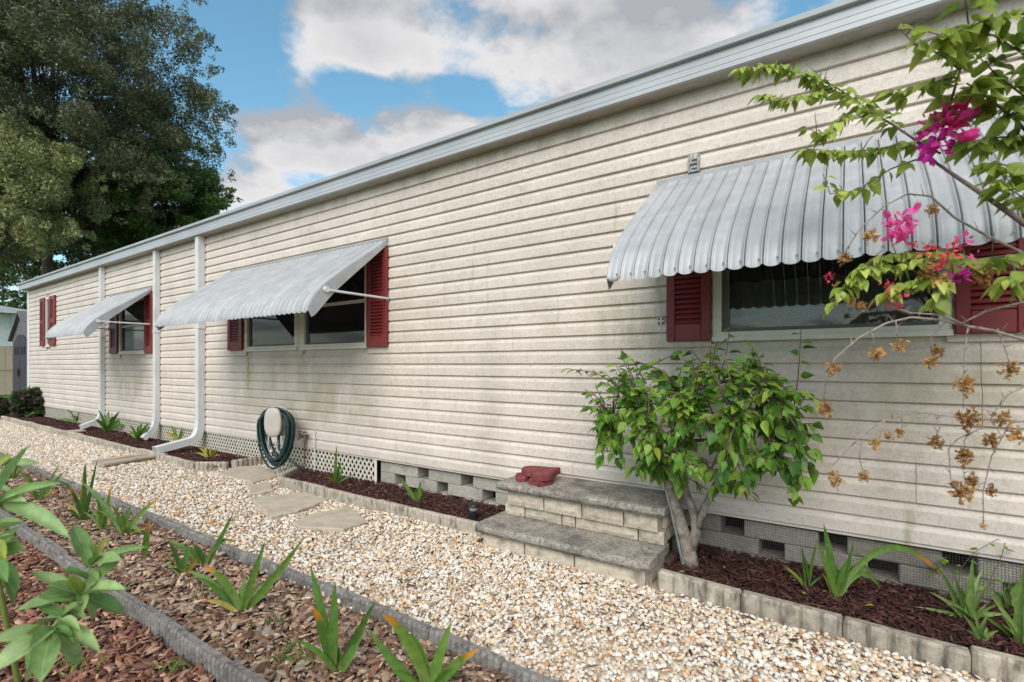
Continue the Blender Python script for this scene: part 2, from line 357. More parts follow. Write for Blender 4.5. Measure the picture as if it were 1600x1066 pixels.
def rects_minus(x0, x1, z0, z1, holes):
    """rectangles of a wall without its openings"""
    xs = sorted({x0, x1, *[min(max(h[i], x0), x1) for h in holes for i in (0, 1)]}); zs = sorted({z0, z1, *[min(max(h[i], z0), z1) for h in holes for i in (2, 3)]})
    r = []
    for a, b in zip(xs, xs[1:]):
        for c, d in zip(zs, zs[1:]):
            mx_, mz_ = (a + b) / 2, (c + d) / 2
            if not any(h[0] < mx_ < h[1] and h[2] < mz_ < h[3] for h in holes): r.append((a, b, c, d))
    return r

# ================================================================== SETTING: ground sheets
def sheet(name, pts, z, m, kind='structure'):
    o = mobj(name, ([(x, y, z) for x, y in pts], [tuple(range(len(pts)))]), m, loc=(np.mean([p[0] for p in pts]), np.mean([p[1] for p in pts]), z)); o['kind'] = kind; return o
sheet('ground', [(-400, -400), (400, -400), (400, 400), (-400, 400)], -.02, M['grass'])
EDGE_D, EDGE_E, EDGE_A = -1.66, -2.32, -.56
sheet('gravel_path', [(-15.6, EDGE_D), (2.6, EDGE_D - .06), (2.6, 0), (-15.6, 0)], -.012, M['gravelbase'])
sheet('mulch_bed_ground', [(-15.9, -.51), (-6.25, -.55), (-5.96, -.37), (-5.97, .25), (-15.9, .25)], .03, M['mulchbase'])
sheet('mulch_bed_ground', [(-4.70, -.44), (-2.1, -.46), (-2.1, .25), (-5.1, .25), (-5.0, .0)], .03, M['mulchbase'])
sheet('mulch_bed_ground', [(-.88, -.55), (2.5, -.69), (2.6, .25), (-.88, .25)], .03, M['mulchbase'])
sheet('flower_bed_ground', [(-15.6, EDGE_E), (2.6, EDGE_E), (2.6, EDGE_D), (-15.6, EDGE_D)], -.008, M['barkbase'])
sheet('flower_bed_ground', [(-15.6, -5.5), (2.6, -5.5), (2.6, EDGE_E), (-15.6, EDGE_E)], -.010, M['barkbase'])

# ================================================================== HOUSE
HX0, HX1, ZB, ZS = -16.0, 3.2, .30, 2.96        # wall ends, siding bottom, soffit
HD = 4.2
house = empty('mobile_home', (-6.4, 2.1, 0), 'long cream vinyl-sided mobile home with red shutters and white metal awnings', 'house')
# openings: x0, x1, z0, z1
OPEN = dict(near=(-.68, .40, 1.38, 2.30), midl=(-6.22, -5.14, 1.40, 2.30), midr=(-5.02, -3.94, 1.40, 2.30), far=(-10.34, -9.27, 1.41, 2.30), end=(-14.55, -14.27, 1.62, 2.66))
holes = list(OPEN.values())
b = MB()
for a, c, d, e in rects_minus(HX0, HX1, ZB + .01, ZS + .1, holes): b.box(a, c, .012, .08, d, e)
b.box(HX0, HX0 + .08, .0801, HD, ZB, ZS + .1); b.box(HX1 - .08, HX1, .0801, HD, ZB, ZS + .1); b.box(HX0 + .0801, HX1 - .0801, HD - .08, HD, ZB, ZS + .1)
wall = mobj('wall', b.vf, M['siding'], house)
mobj('floor', MB().box(HX0 + .09, HX1 - .09, .09, HD - .09, ZB + .02, ZB + .1).vf, M['room'], house)
b = MB().extr([(-.105, ZS + .152), (HD / 2, ZS + .4), (HD + .2, ZS + .152), (HD + .2, ZS + .13), (-.105, ZS + .13)], HX0 - .2, HX1 + .2)
mobj('roof', b.vf, M['roofw'], house)
# fascia: stepped metal profile
z = ZS - .002
prof = [(-.125, z), (-.132, z + .004), (-.133, z + .03), (-.135, z + .033), (-.136, z + .066), (-.138, z + .069), (-.139, z + .102), (-.142, z + .106), (-.135, z + .112), (-.135, z + .117), (-.165, z + .121), (-.17, z + .150), (-.11, z + .157), (-.11, z)]
fascia = mobj('fascia', MB().extr(prof, HX0 - .2, HX1 + .2, 1).vf, M['fascia'], house)
mobj('soffit', MB().box(HX0 - .18, HX1 + .18, -.109, .011, ZS, ZS + .012).vf, M['soffit'], house)
# siding boards
EXP = (ZS - ZB) / 26
row = 0
wall_end = -7.2
for r in range(26):
    z0 = ZB + r * EXP; z1 = z0 + EXP
    prof = [(.010, z0 - .003), (-.008, z0 - .002), (-.0125, z0 + .001), (-.0120, z0 + EXP * .60), (-.0100, z0 + EXP * .66), (.005, z0 + EXP * .92), (.005, z1 + .004), (.010, z1 + .004)]
    rr = random.Random(r // 2)
    seams = [HX0 + .12]; x = HX0 + .12 + rr.uniform(1.2, 3.6)
    while x < HX1 - .3: seams.append(x); x += 3.66
    seams.append(HX1)
    cuts = []
    zc = z0 + EXP * .5
    for s0, s1 in zip(seams, seams[1:]):
        segs = [(s0, s1)]
        for h in holes:
            if h[2] - EXP * .5 < zc < h[3] + EXP * .5:
                ns = []
                for a, c in segs:
                    if h[1] <= a or h[0] >= c: ns.append((a, c)); continue
                    if h[0] - a > .02: ns.append((a, h[0]))
                    if c - h[1] > .02: ns.append((h[1], c))
                segs = ns
        cuts += segs
    for a, c in cuts:
        mobj('siding_board', MB().extr(prof, a + .0012, c - .0012, max(1, int((c - a) / .5)), .0007).vf, M['siding'], wall)
mobj('corner_post', MB().bbox(HX0 - .02, HX0 + .13, -.025, .1, ZB - .02, ZS - .003, .006).vf, M['white'], house)
mobj('bottom_trim', MB().box(HX0, HX1, .0, .0095, ZB - .02, ZB - .004).vf, M['siding'], house)

# windows
def window(op, sash=True, parts='slider'):
    x0, x1, z0, z1 = op
    w = mobj('window', MB().box(x0, x1, .0825, .09, z0, z0 + .006).vf, M['frame'], house)
    f = MB(); t = .030
    for (a, c, d, e) in ((x0 - .02, x0 + t, z0 - .02, z1 + .02), (x1 - t, x1 + .02, z0 - .02, z1 + .02), (x0 + t, x1 - t, z0 - .02, z0 + t), (x0 + t, x1 - t, z1 - t, z1 + .02)):
        f.box(a, c, -.022, .05, d, e)
    mobj('frame', f.vf, M['frame'], w)
    f = MB(); s = t + .022
    for (a, c, d, e) in ((x0 + t + .0005, x0 + s + .02, z0 + t + .0005, z1 - t - .0005), (x1 - s, x1 - t - .0005, z0 + t + .0005, z1 - t - .0005), (x0 + s + .0205, x1 - s - .0005, z0 + t + .0005, z0 + s), (x0 + s + .0205, x1 - s - .0005, z1 - s, z1 - t - .0005)):
        f.box(a, c, .004, .03, d, e)
    mobj('sash', f.vf, M['darkframe'], w)
    if sash:
        zm = z0 + (z1 - z0) * .50
        mobj('meeting_rail', MB().bbox(x0 + s + .021, x1 - s - .001, -.004, .024, zm - .016, zm + .016, .003).vf, M['frame'], w)
    mobj('pane', MB().box(x0 + s + .0206, x1 - s - .0006, .014, .017, z0 + s + .0004, z1 - s - .0004).vf, M['glass'], w)
    mobj('sill', MB().bbox(x0 - .025, x1 + .025, -.034, -.0225, z0 - .028, z0 + .004, .003).vf, M['frame'], w)
    # dark room behind
    b = MB(); 
    b.box(x0 - .2, x1 + .2, .9, .92, z0 - .3, z1 + .3)
    mobj('room_back', b.vf, M['room'], w)
    return w
for k, op in OPEN.items():
    w = window(op, sash=k in ('midr', 'far'))
    x0, x1, z0, z1 = op
    if k == 'end': continue
    # lace curtain hanging behind the lower half
    v = []; f = []; n = 60; zt = z0 + (z1 - z0) * (.36 if k == 'near' else .34)
    for i in range(n + 1):
        x = x0 + .06 + (x1 - x0 - .12) * i / n; y = .10 + .02 * math.sin(i * .9) + .008 * math.sin(i * 2.3)
        v += [(x, y, z0 + .05), (x, y, zt + .014 * abs(math.sin(i * .33)))]
    f = [(2 * i, 2 * i + 2, 2 * i + 3, 2 * i + 1) for i in range(n)]
    mobj('lace_curtain', (v, f), M['lace'], w, smooth=True)
# joint post between the pair of windows
mobj('mullion', MB().bbox(-5.139, -5.021, -.018, .04, 1.38, 2.32, .004).vf, M['trim'], house)

# shutters with louvres
def shutter(x0, x1, z0, z1):
    b = MB(); st = (x1 - x0) * .2; y0, y1 = -.047, -.0165
    b.bbox(x0, x0 + st, y0, y1, z0, z1, .004); b.bbox(x1 - st, x1, y0, y1, z0, z1, .004)
    rails = [(z0, z0 + .11), ((z0 + z1) / 2 - .04, (z0 + z1) / 2 + .04), (z1 - .075, z1)]
    for a, c in rails: b.bbox(x0 + st + .0003, x1 - st - .0003, y0 + .002, y1 - .001, a, c, .004)
    b.box(x0 + st + .0006, x1 - st - .0006, y1 - .006, y1 - .002, z0 + .111, z1 - .076)
    sh = mobj('shutter', b.vf, M['red'], house)
    me = None; p = .031
    for (a, c) in ((rails[0][1], rails[1][0]), (rails[1][1], rails[2][0])):
        n = int((c - a) / p); pp = (c - a) / n
        for i in range(n):
            zz0 = a + i * pp
            if me is None:
                s_ = mobj('louvre', MB().extr([(y0 + .006, zz0 + .002), (y0 + .003, zz0 + .006), (y1 - .007, zz0 + pp + .004), (y1 - .007, zz0 + pp - .002)], x0 + st + .001, x1 - st - .001).vf, M['red'], sh); me = s_.data; z_ref = zz0; l0 = Vector(s_.location)
            else: share('louvre', me, Matrix.Translation(l0 + Vector((0, 0, zz0 - z_ref))), sh)
    for sx in (x0 + st * .5, x1 - st * .5):
        for sz in (z0 + .04, z1 - .04):
            v = MB().lathe([(.009, 0), (.008, .003), (.004, .005)], (0, 0, 0), 8); v.v = [(sx + a, y0 - c, sz + bb) for a, bb, c in v.v]
            mobj('screw', v.vf, M['red'], sh)
for a in ((-.98, -.71, 1.36, 2.30), (.43, .70, 1.36, 2.30), (-6.62, -6.27, 1.39, 2.30), (-3.92, -3.63, 1.38, 2.33), (-10.72, -10.38, 1.40, 2.34), (-9.24, -8.95, 1.39, 2.36), (-14.91, -14.58, 1.62, 2.68), (-14.23, -13.85, 1.62, 2.68)): shutter(*a)

# awnings: one rolled strip for each rib
PROF = [(-.02, 2.395), (-.14, 2.307), (-.27, 2.212), (-.40, 2.118), (-.524, 2.028), (-.63, 1.945), (-.71, 1.875), (-.77, 1.815), (-.815, 1.755), (-.843, 1.70), (-.855, 1.66)]
def strip_mesh(w):
    """convex strip with raised seams and a round scalloped end"""
    v = []; f = []; xs = [.012, .04, .09, .14, .32, .5, .68, .86, .91, .96, .988]; hs_ = [-.012, .010, .013, .001, .003, .005, .003, .001, .013, .010, -.012]
    pts = [Vector((0, y, z)) for y, z in PROF]
    end = []
    for i, p in enumerate(pts):
        t = (pts[min(i + 1, len(pts) - 1)] - pts[max(i - 1, 0)]).normalized(); nrm_ = Vector((0, t.z, -t.y)); 
        if nrm_.z < 0 and i < 6: nrm_ = -nrm_
        if nrm_.y > 0: nrm_ = -nrm_
        for x, h in zip(xs, hs_): v.append(Vector((x * w, p.y, p.z)) + nrm_ * h)
    k = len(xs); last = pts[-1]
    for x, h in zip(xs, hs_):
        q = math.sqrt(max(0, 1 - ((x - .5) / .52) ** 2)); v.append(Vector((x * w, last.y - h - .002, last.z - .024 * q)))
    for i in range(len(pts)):
        for j in range(k - 1): f.append((i * k + j, i * k + j + 1, i * k + k + j + 1, i * k + k + j))
    return [tuple(p) for p in v], f
def awning(x0, x1, label_z=0.):
    n = round((x1 - x0) / .0735); w = (x1 - x0) / n
    top = PROF[0][1]
    a = mobj('awning', MB().extr([(-.028, top - .004), (-.028, top + .022), (-.013, top + .03), (-.013, top - .01)], x0 - .01, x1 + .01).vf, M['awnback'], house)
    me = None
    for i in range(n):
        if me is None:
            v, f = strip_mesh(w); s = mobj('awning_strip', (v, f), M['awning'], a, loc=(0, 0, 0), smooth=True); me = s.data
            md = s.modifiers.new('t', 'SOLIDIFY'); md.thickness = .0015; md.offset = -1
            s.matrix_basis = Matrix.Translation((x0, 0, 0)); WM[s.name] = s.matrix_basis.copy()
        else: share('awning_strip', me, Matrix.Translation((x0 + i * w, random.uniform(-.001, .001), random.uniform(-.0015, .0015))), a)
        # rivets near the lip
        if x0 > -2:
            v = MB().lathe([(.005, 0), (.005, .002), (.003, .004)], (0, 0, 0), 6); cx_ = x0 + (i + .78) * w
            v.v = [(cx_ + p, -.863 - c, 1.672 + q) for p, q, c in v.v]; mobj('rivet', v.vf, M['steel'], a)
    # side wings
    for xs_, xe in ((x0 - .004, x0 - .001), (x1 + .001, x1 + .004)):
        outer = [(y, z - .001) for y, z in PROF]; 
        wdt = [.03, .045, .06, .075, .09, .10, .11, .115, .11, .09, .06]
        inner = [(y + wd * .45, z - wd * .95) for (y, z), wd in zip(PROF, wdt)]
        v = [(xs_, y, z) for y, z in outer + inner] + [(xe, y, z) for y, z in outer + inner]; k = len(PROF); f = []
        for i in range(k - 1):
            f.append((i, i + 1, k + i + 1, k + i)); f.append((2 * k + i, 3 * k + i, 3 * k + i + 1, 2 * k + i + 1))
            f.append((i, 2 * k + i, 2 * k + i + 1, i + 1)); f.append((k + i, k + i + 1, 3 * k + i + 1, 3 * k + i))
        f += [(0, k, 3 * k, 2 * k), (k - 1, 3 * k - 1, 4 * k - 1, 2 * k - 1)]
        mobj('wing', (v, f), M['awning'], a)
    for xs_ in (x0 - .014, x1 + .014):
        mobj('arm', MB().tube([(xs_, -.012, 1.84), (xs_, -.04, 1.84), (xs_, -.66, 1.84), (xs_, -.68, 1.84)], .011, 8).vf, M['white'], a)
        mobj('arm_bracket', MB().bbox(xs_ - .014, xs_ + .014, -.03, -.0165, 1.81, 1.87, .004).vf, M['steel'], a)
        mobj('arm_hinge', MB().tube([(xs_ - .012, -.69, 1.845), (xs_ + .012, -.69, 1.845)], .026, 10).vf, M['white'], a)
    mobj('front_bar', MB().tube([(x0, -.80, 1.72), (x1, -.80, 1.72)], .010, 6).vf, M['awnback'], a)
    mobj('cross_bar', MB().tube([(x0, -.50, 2.02), (x1, -.50, 2.02)], .010, 6).vf, M['awnback'], a)
awning(-1.04, .78); awning(-6.58, -3.65); awning(-10.80, -9.02)

# downspouts
def rect_pipe(pts, w, d, side=(1, 0, 0)):
    """rectangular pipe along a path in a plane of constant X"""
    v = []; f = []; pts = [Vector(p) for p in pts]; s = Vector(side)
    for i, p in enumerate(pts):
        t = (pts[min(i + 1, len(pts) - 1)] - pts[max(i - 1, 0)]).normalized(); n = t.cross(s).normalized()
        for a, c in ((-1, -1), (1, -1), (1, 1), (-1, 1)): v.append(p + s * (a * w / 2) + n * (c * d / 2))
    for i in range(len(pts) - 1):
        for j in range(4): f.append((i * 4 + j, i * 4 + (j + 1) % 4, i * 4 + 4 + (j + 1) % 4, i * 4 + 4 + j))
    return MB().add(v, f)
def downspout(x, ye, ze, w=.085, d=.065):
    y = -.017 - d / 2
    o = mobj('downspout', rect_pipe([(x, y, ZS - .001), (x, y, .46)], w, d).vf, M['white'], house)
    r = [(x, y, .462), (x, y - .006, .34), (x, y - .03, .26), (x, y - .075, .205), (x, y - .13, .18)]
    if ye < -.35: r += [(x, ye, ze)]
    else: r = r[:4] + [(x, ye, ze)]
    e = mobj('elbow', rect_pipe(r, w + .006, d + .006).vf, M['white'], o)
    for zz_ in (1.7,): mobj('strap', MB().bbox(x - w / 2 - .012, x + w / 2 + .012, y - d / 2 - .003, -.013, zz_, zz_ + .03, .002).vf, M['white'], o)
    for sx in (-1, 1): mobj('rib', MB().box(x + sx * .018 - .004, x + sx * .018 + .004, y - d / 2 - .003, y - d / 2 + .001, .47, ZS - .01).vf, M['white'], o)
downspout(-7.33, -.60, .115, .095, .085); downspout(-8.76, -.22, .10); downspout(-11.06, -.35, .12)

# foundation of flat blocks with vent gaps, and the lattice skirt
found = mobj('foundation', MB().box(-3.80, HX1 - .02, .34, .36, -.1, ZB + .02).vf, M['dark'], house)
for r, z0 in enumerate((-.035, .065, .165, .265)):
    x = -3.80 + (0, .34, .12, .44)[r]; hgt = .097 if r < 3 else .05
    if x > -3.79:
        mobj('block', MB().bbox(-3.80, x - .14 if r in (1, 3) else x - .003, .035, .2, z0, z0 + hgt, .004).vf, M['block'], found)
    while x < HX1 - .5:
        L_ = .39 + random.uniform(-.01, .01)
        mobj('block', MB().bbox(x, x + L_, .035 + random.uniform(-.004, .004), .2, z0, z0 + hgt, .004).vf, M['block'], found)
        x += L_ + (.135 if r < 3 or random.random() < .6 else .003)
b = MB(); 
for i in range(int(1.9 / .0127)):
    x = -.88 + i * .0127; b.box(x - .0006, x + .0006, .0275, .0287, .0, ZB - .005)
for i in range(23): b.box(-.88, 1.02, .0262, .0274, .012 + i * .0127 - .0006, .012 + i * .0127 + .0006)
mobj('wire_mesh', b.vf, M['wire'], house)['kind'] = 'stuff'
b = MB(); LX0, LX1, LZ0, LZ1, pit, wd = -15.8, -3.83, .0, ZB - .004, .064, .013
for sgn, y0 in ((1, .012), (-1, .0165)):
    x = LX0 - .5
    while x < LX1 + .5:
        q0, q1 = LZ0, LZ1; k = sgn * .75; xa = lambda q: x + (q - LZ0) * k
        for lim, side in ((LX0 + wd, 1), (LX1 - wd - .03, -1)):        # cut the slat at the ends of the panel
            zc = LZ0 + (lim - x) / k
            if side * k > 0: q0 = max(q0, zc)
            else: q1 = min(q1, zc)
        if q1 - q0 > .02:
            a, c = xa(q0), xa(q1)
            b.add([(a - wd, y0, q0), (a + wd, y0, q0), (c + wd, y0, q1), (c - wd, y0, q1), (a - wd, y0 + .004, q0), (a + wd, y0 + .004, q0), (c + wd, y0 + .004, q1), (c - wd, y0 + .004, q1)], [(0, 1, 2, 3), (7, 6, 5, 4), (0, 4, 5, 1), (1, 5, 6, 2), (2, 6, 7, 3), (3, 7, 4, 0)])
        x += pit
lat = mobj('lattice_skirt', b.vf, M['trim'], house); lat['kind'] = 'stuff'
mobj('lattice_trim', MB().box(LX1 - .03, LX1 + .004, .006, .0115, 0, LZ1).vf, M['frame'], house)
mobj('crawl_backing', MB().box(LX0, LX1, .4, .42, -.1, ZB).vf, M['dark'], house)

# small fittings on the wall
bk = mobj('cable_bracket', MB().box(-.845, -.775, -.020, -.0158, 2.425, 2.545).vf, M['siding'], house)
for q in ((-.845, -.836, 2.425, 2.545), (-.790, -.775, 2.425, 2.545), (-.835, -.791, 2.427, 2.437), (-.835, -.791, 2.478, 2.487), (-.826, -.791, 2.451, 2.459), (-.826, -.791, 2.504, 2.512), (-.822, -.814, 2.513, 2.545)):
    mobj('bracket_bar', MB().box(q[0], q[1], -.036, -.0202, q[2], q[3]).vf, M['steel'], bk)
bk = mobj('cable_plate', MB().bbox(-1.045, -1.0, -.022, -.0158, 1.475, 1.52, .002).vf, M['white'], house)
for sx in (-1.035, -1.010):
    for sz in (1.485, 1.51): mobj('hole', MB().box(sx - .006, sx + .006, -.025, -.0221, sz - .006, sz + .006).vf, M['black'], bk)
fc = mobj('faucet', MB().tube([(-4.93, -.05, .12), (-4.93, -.05, .43)], .010, 8).tube([(-4.93, -.014, .43), (-4.93, -.10, .43), (-4.93, -.13, .40)], .014, 8).vf, M['brass'], house)
for s_ in (-.05, .05): mobj('valve', MB().tube([(-4.93, -.07, .43), (-4.93 + s_, -.08, .45), (-4.93 + s_ * 1.2, -.09, .39)], .012, 8).lathe([(.022, 0), (.022, .012)], (-4.93 + s_, -.08, .47), 8).vf, M['brass'], fc)
mobj('pipe', MB().tube([(-4.78, -.03, .05), (-4.78, -.03, .50)], .006, 6).vf, M['white'], house)

# ================================================================== STEPS
st = empty('concrete_steps', (-1.47, -.33, 0), 'two weathered concrete steps on split-face blocks against the siding', 'steps')
def slab(x0, x1, y0, y1, z0, z1):
    r = .022; n = 5; prof = [(y1, z0), (y0 + .006, z0)]
    for i in range(n + 1): q = math.pi * i / n - math.pi / 2; prof.append((y0 + r - r * math.cos(q) , (z0 + z1) / 2 + (z1 - z0) / 2 * math.sin(q)))
    prof += [(y1, z1)]
    nx = 26; v = []; f = []; k = len(prof)
    for i in range(nx + 1):
        x = x0 + (x1 - x0) * i / nx; e = .02 if i in (0, nx) else (.006 if i in (1, nx - 1) else 0); w = random.uniform(-.002, .002)
        v += [(x + (e * .2 if i == 0 else (-e * .2 if i == nx else 0)), min(y + (e if y < y1 - .05 else 0) + w, y1), zz_ + random.uniform(-.0012, .0012) - (e * .2 if zz_ > (z0 + z1) / 2 else 0)) for y, zz_ in prof]
    for i in range(nx):
        for j in range(k): f.append((i * k + j, i * k + (j + 1) % k, i * k + k + (j + 1) % k, i * k + k + j))
    f += [tuple(range(k - 1, -1, -1)), tuple(range(nx * k, nx * k + k))]
    return v, f
mobj('tread', slab(-2.07, -.87, -.445, -.02, .333, .385), M['slab'], st, smooth=False)
mobj('tread', slab(-2.08, -.88, -.675, -.30, .096, .15), M['slab'], st)
def rough_block(x0, x1, y0, y1, z0, z1, nx=8, nz=3, am=.006):
    """split-face block: uneven front and ends, plain back"""
    v = []; f = []
    for k in range(nz + 1):
        for i in range(nx + 1):
            ed = i in (0, nx) or k in (0, nz)
            v.append((x0 + (x1 - x0) * i / nx, y0 + (.006 if ed else random.uniform(-am, am * .4)), z0 + (z1 - z0) * k / nz))
    for k in range(nz):
        for i in range(nx): a = k * (nx + 1) + i; f.append((a, a + 1, a + nx + 2, a + nx + 1))
    q = len(v); v += [(x0, y1, z0), (x1, y1, z0), (x1, y1, z1), (x0, y1, z1)]
    bl = list(range(nx + 1)); tl = [nz * (nx + 1) + i for i in range(nx + 1)]; le = [k * (nx + 1) for k in range(nz + 1)]; ri = [k * (nx + 1) + nx for k in range(nz + 1)]
    f += [tuple(bl[::-1] + [q, q + 1]), tuple(tl + [q + 2, q + 3]), tuple(le + [q + 3, q]), tuple(ri[::-1] + [q + 1, q + 2]), (q + 1, q, q + 3, q + 2)]
    return v, f
mobj('core', MB().box(-1.98, -.96, -.30, .02, 0, .324).box(-1.97, -.97, -.55, -.301, 0, .087).vf, M['mortar'], st)
def course(xs, y0, y1, z0, z1):
    for a, c in zip(xs, xs[1:]): mobj('block', rough_block(a + .005, c - .005, y0, y1, z0, z1), M['stepblock'], st)
course([-1.99, -1.69, -1.41, -1.13, -.92], -.405, -.301, .232, .330)
course([-2.03, -1.86, -1.57, -1.47, -1.05, -.89], -.375, -.301, .153, .228)
course([-2.02, -1.69, -1.34, -.91], -.645, -.551, -.02, .093)
for y0, y1, z0, z1 in ((-.30, -.01, .232, .322), (-.30, -.01, .153, .228)):
    v, f = rough_block(y0, y1, -.03, .03, z0, z1); v = [(-.925 - b_, a_, c_) for a_, b_, c_ in v]; mobj('block', (v, f), M['stepblock'], st)
    v, f = rough_block(y0, y1, -.03, .03, z0, z1); v = [(-1.995 + b_, a_, c_) for a_, b_, c_ in v]; mobj('block', (v, [q[::-1] for q in f]), M['stepblock'], st)
v, f = rough_block(-.55, -.302, -.03, .03, -.02, .085); mobj('block', ([(-.935 - b_, a_, c_) for a_, b_, c_ in v], f), M['stepblock'], st)
# red pavers stacked on the top step
def paver(pts, z, h, label, c):
    v = [(c[0] + x, c[1] + y) for x, y in pts]
    o = mobj('red_paver', MB().prism(v, z, z + h, .010).vf, M['redstone'], loc=(c[0], c[1], z)); tag(o, label, 'paver', 'red pavers stacked on the top step')
def heart(s, rot, n=28):
    r = []
    for i in range(n):
        t = 2 * math.pi * i / n; x = 16 * math.sin(t) ** 3; y = 13 * math.cos(t) - 5 * math.cos(2 * t) - 2 * math.cos(3 * t) - math.cos(4 * t)
        x, y = x * s / 16, y * s / 16; r.append((x * math.cos(rot) - y * math.sin(rot), x * math.sin(rot) + y * math.cos(rot)))
    return r
paver(heart(.082, 2.2), .386, .036, 'small red concrete paver lowest at the left under the heart-shaped paver', (-1.93, -.27))
paver(heart(.085, .4), .386, .036, 'small red concrete paver poking out below the front of the heart-shaped paver', (-1.76, -.33))
paver(heart(.15, 2.6, 36), .423, .05, 'largest red heart-shaped concrete paver topping the stack on the step', (-1.80, -.25))

# ================================================================== EDGING
def edging_mesh(L_, n, h, th, m, nm):
    amp = .024 if n <= 5 else (.017 if n < 9 else .012)
    pts = []
    for i in range(n):
        for q in range(5):
            t = q / 5; pts.append((L_ * (i + t) / n, -th - amp * math.sin(math.pi * t) ** .55))
    pts.append((L_, -th)); pts += [(L_, 0), (0, 0)]
    k = len(pts); v = []
    hz = lambda x: h + .009 * abs(math.sin(math.pi * n * x / L_)) ** .6
    cy_ = -th * .5
    for zf in (0, 1, 2):
        for x, y in pts:
            if zf == 0: v.append((x, y, -.06))
            elif zf == 1: v.append((x, y, hz(x) - .012))
            else: v.append((min(max(x, .006), L_ - .006), y * .72 + cy_ * .28, hz(x)))
    f = [tuple(range(2 * k, 3 * k))]
    for r in range(2):
        for i in range(k): f.append((r * k + i, r * k + (i + 1) % k, r * k + k + (i + 1) % k, r * k + k + i))
    me = bpy.data.meshes.new(nm); me.from_pydata(v, [], f); me.materials.append(m); me.update(); return me
def edging(path, m, n, h, label, L_=.40, th=.05, flip=False):
    me = edging_mesh(L_ - .004, n, h, th, m, 'edging_block')
    p0 = np.array(path[0]); e = empty('garden_edging', (p0[0], p0[1], 0), label, 'edging', 'scalloped concrete edging of the beds')
    for a, c in zip(path, path[1:]):
        a, c = np.array(a), np.array(c); d = c - a; ln = np.linalg.norm(d); k = max(1, round(ln / L_)); ang = math.atan2(d[1], d[0])
        for i in range(k):
            p = a + d * i / k; sc = ln / k / L_
            share('edging_block', me, Matrix.Translation((p[0], p[1] + random.uniform(-.006, .006), random.uniform(-.008, .006))) @ Euler((random.uniform(-.04, .04), random.uniform(-.012, .012), ang + random.uniform(-.012, .012))).to_matrix().to_4x4() @ Matrix.Diagonal((sc, 1, 1, 1)), e)
edging([(-15.4, -.50), (-6.25, -.55), (-5.93, -.36)], M['edgel'], 7, .085, 'beige scalloped edging of the far mulch bed below the downspouts')
edging([(-5.93, -.33), (-5.95, .02)], M['edgel'], 6, .10, 'short return of beige edging beside the hose reel, closing the far bed')
edging([(-5.02, .0), (-4.72, -.42)], M['edgel'], 6, .10, 'short slanted return of beige edging right of the hose reel')
edging([(-4.72, -.43), (-2.12, -.46)], M['edgel'], 9, .085, 'beige scalloped edging of the middle mulch bed up to the steps')
edging([(-.86, -.54), (2.5, -.68)], M['edgel'], 5, .092, 'thick weathered scalloped edging of the right mulch bed with aloe')
edging([(-15.0, EDGE_D + .01), (-1.9, EDGE_D + .02), (2.4, EDGE_D - .06)], M['edged'], 12, .055, 'dark grey scalloped edging between gravel path and front flower bed', th=.036)
edging([(-15.0, EDGE_E + .04), (2.4, EDGE_E + .03)], M['edged'], 12, .075, 'grey scalloped edging nearest the camera, behind the broad-leaved plant', th=.036)

# ================================================================== STEPPING STONES, SPLASH BLOCK
def zpx(zx, zy, ox=340, oy=620, s=2.39): return at_z(ox + zx / s, oy + zy / s, .02)[:2]
def rough_poly(pts, n=4, am=.012):
    r = []
    for a, c in zip(pts, pts[1:] + pts[:1]):
        a, c = np.array(a), np.array(c)
        for i in range(n): r.append(tuple(a + (c - a) * i / n + (np.random.default_rng(int(abs(a[0] * 999)) + i).uniform(-am, am, 2) if i else 0)))
    return r
for lab, pts in (('tan flagstone lying under the hose reel', [(5, 285), (70, 262), (165, 258), (222, 298), (130, 322), (15, 292)]),
                 ('smallest squarish flagstone between the two larger ones', [(118, 332), (200, 320), (208, 350), (122, 368)]),
                 ('large tan flagstone touching the corner of the middle bed', [(120, 378), (225, 370), (330, 358), (412, 385), (300, 428), (200, 450), (150, 405)]),
                 ('tan flagstone nearest the camera in the gravel', [(282, 470), (330, 445), (490, 412), (556, 468), (470, 497), (300, 487)])):
    pts = [tuple(zpx(*p)) for p in pts]
    a = sum(p[0] * q[1] - q[0] * p[1] for p, q in zip(pts, pts[1:] + pts[:1]))
    if a < 0: pts = pts[::-1]
    c = np.mean(pts, 0)
    tag(mobj('stepping_stone', MB().prism(rough_poly(pts), -.01, .028, .008).vf, M['flag'], loc=(c[0], c[1], 0)), lab, 'flagstone', 'flagstones set in the gravel path')
sx0, sy0 = -7.38, -.60
sb = empty('splash_block', (sx0, -.85, 0), 'tan concrete splash block in the gravel below the downspout extension', 'splash block')
mobj('tray', MB().add([(sx0 - .11, -.58, .01), (sx0 + .11, -.58, .01), (sx0 + .17, -1.16, .01), (sx0 - .17, -1.16, .01), (sx0 - .11, -.58, .045), (sx0 + .11, -.58, .045), (sx0 + .17, -1.16, .03), (sx0 - .17, -1.16, .03)], [(3, 2, 1, 0), (4, 5, 6, 7), (0, 1, 5, 4), (1, 2, 6, 5), (2, 3, 7, 6), (3, 0, 4, 7)]).vf, M['splash'], sb)
for s_ in (-1, 1):
    mobj('rim', MB().tube([(sx0 + s_ * .115, -.58, .05), (sx0 + s_ * .14, -.85, .05), (sx0 + s_ * .178, -1.16, .036)], .024, 8).vf, M['splash'], sb)
mobj('rim', MB().tube([(sx0 - .115, -.58, .05), (sx0 + .115, -.58, .05)], .024, 8).vf, M['splash'], sb)
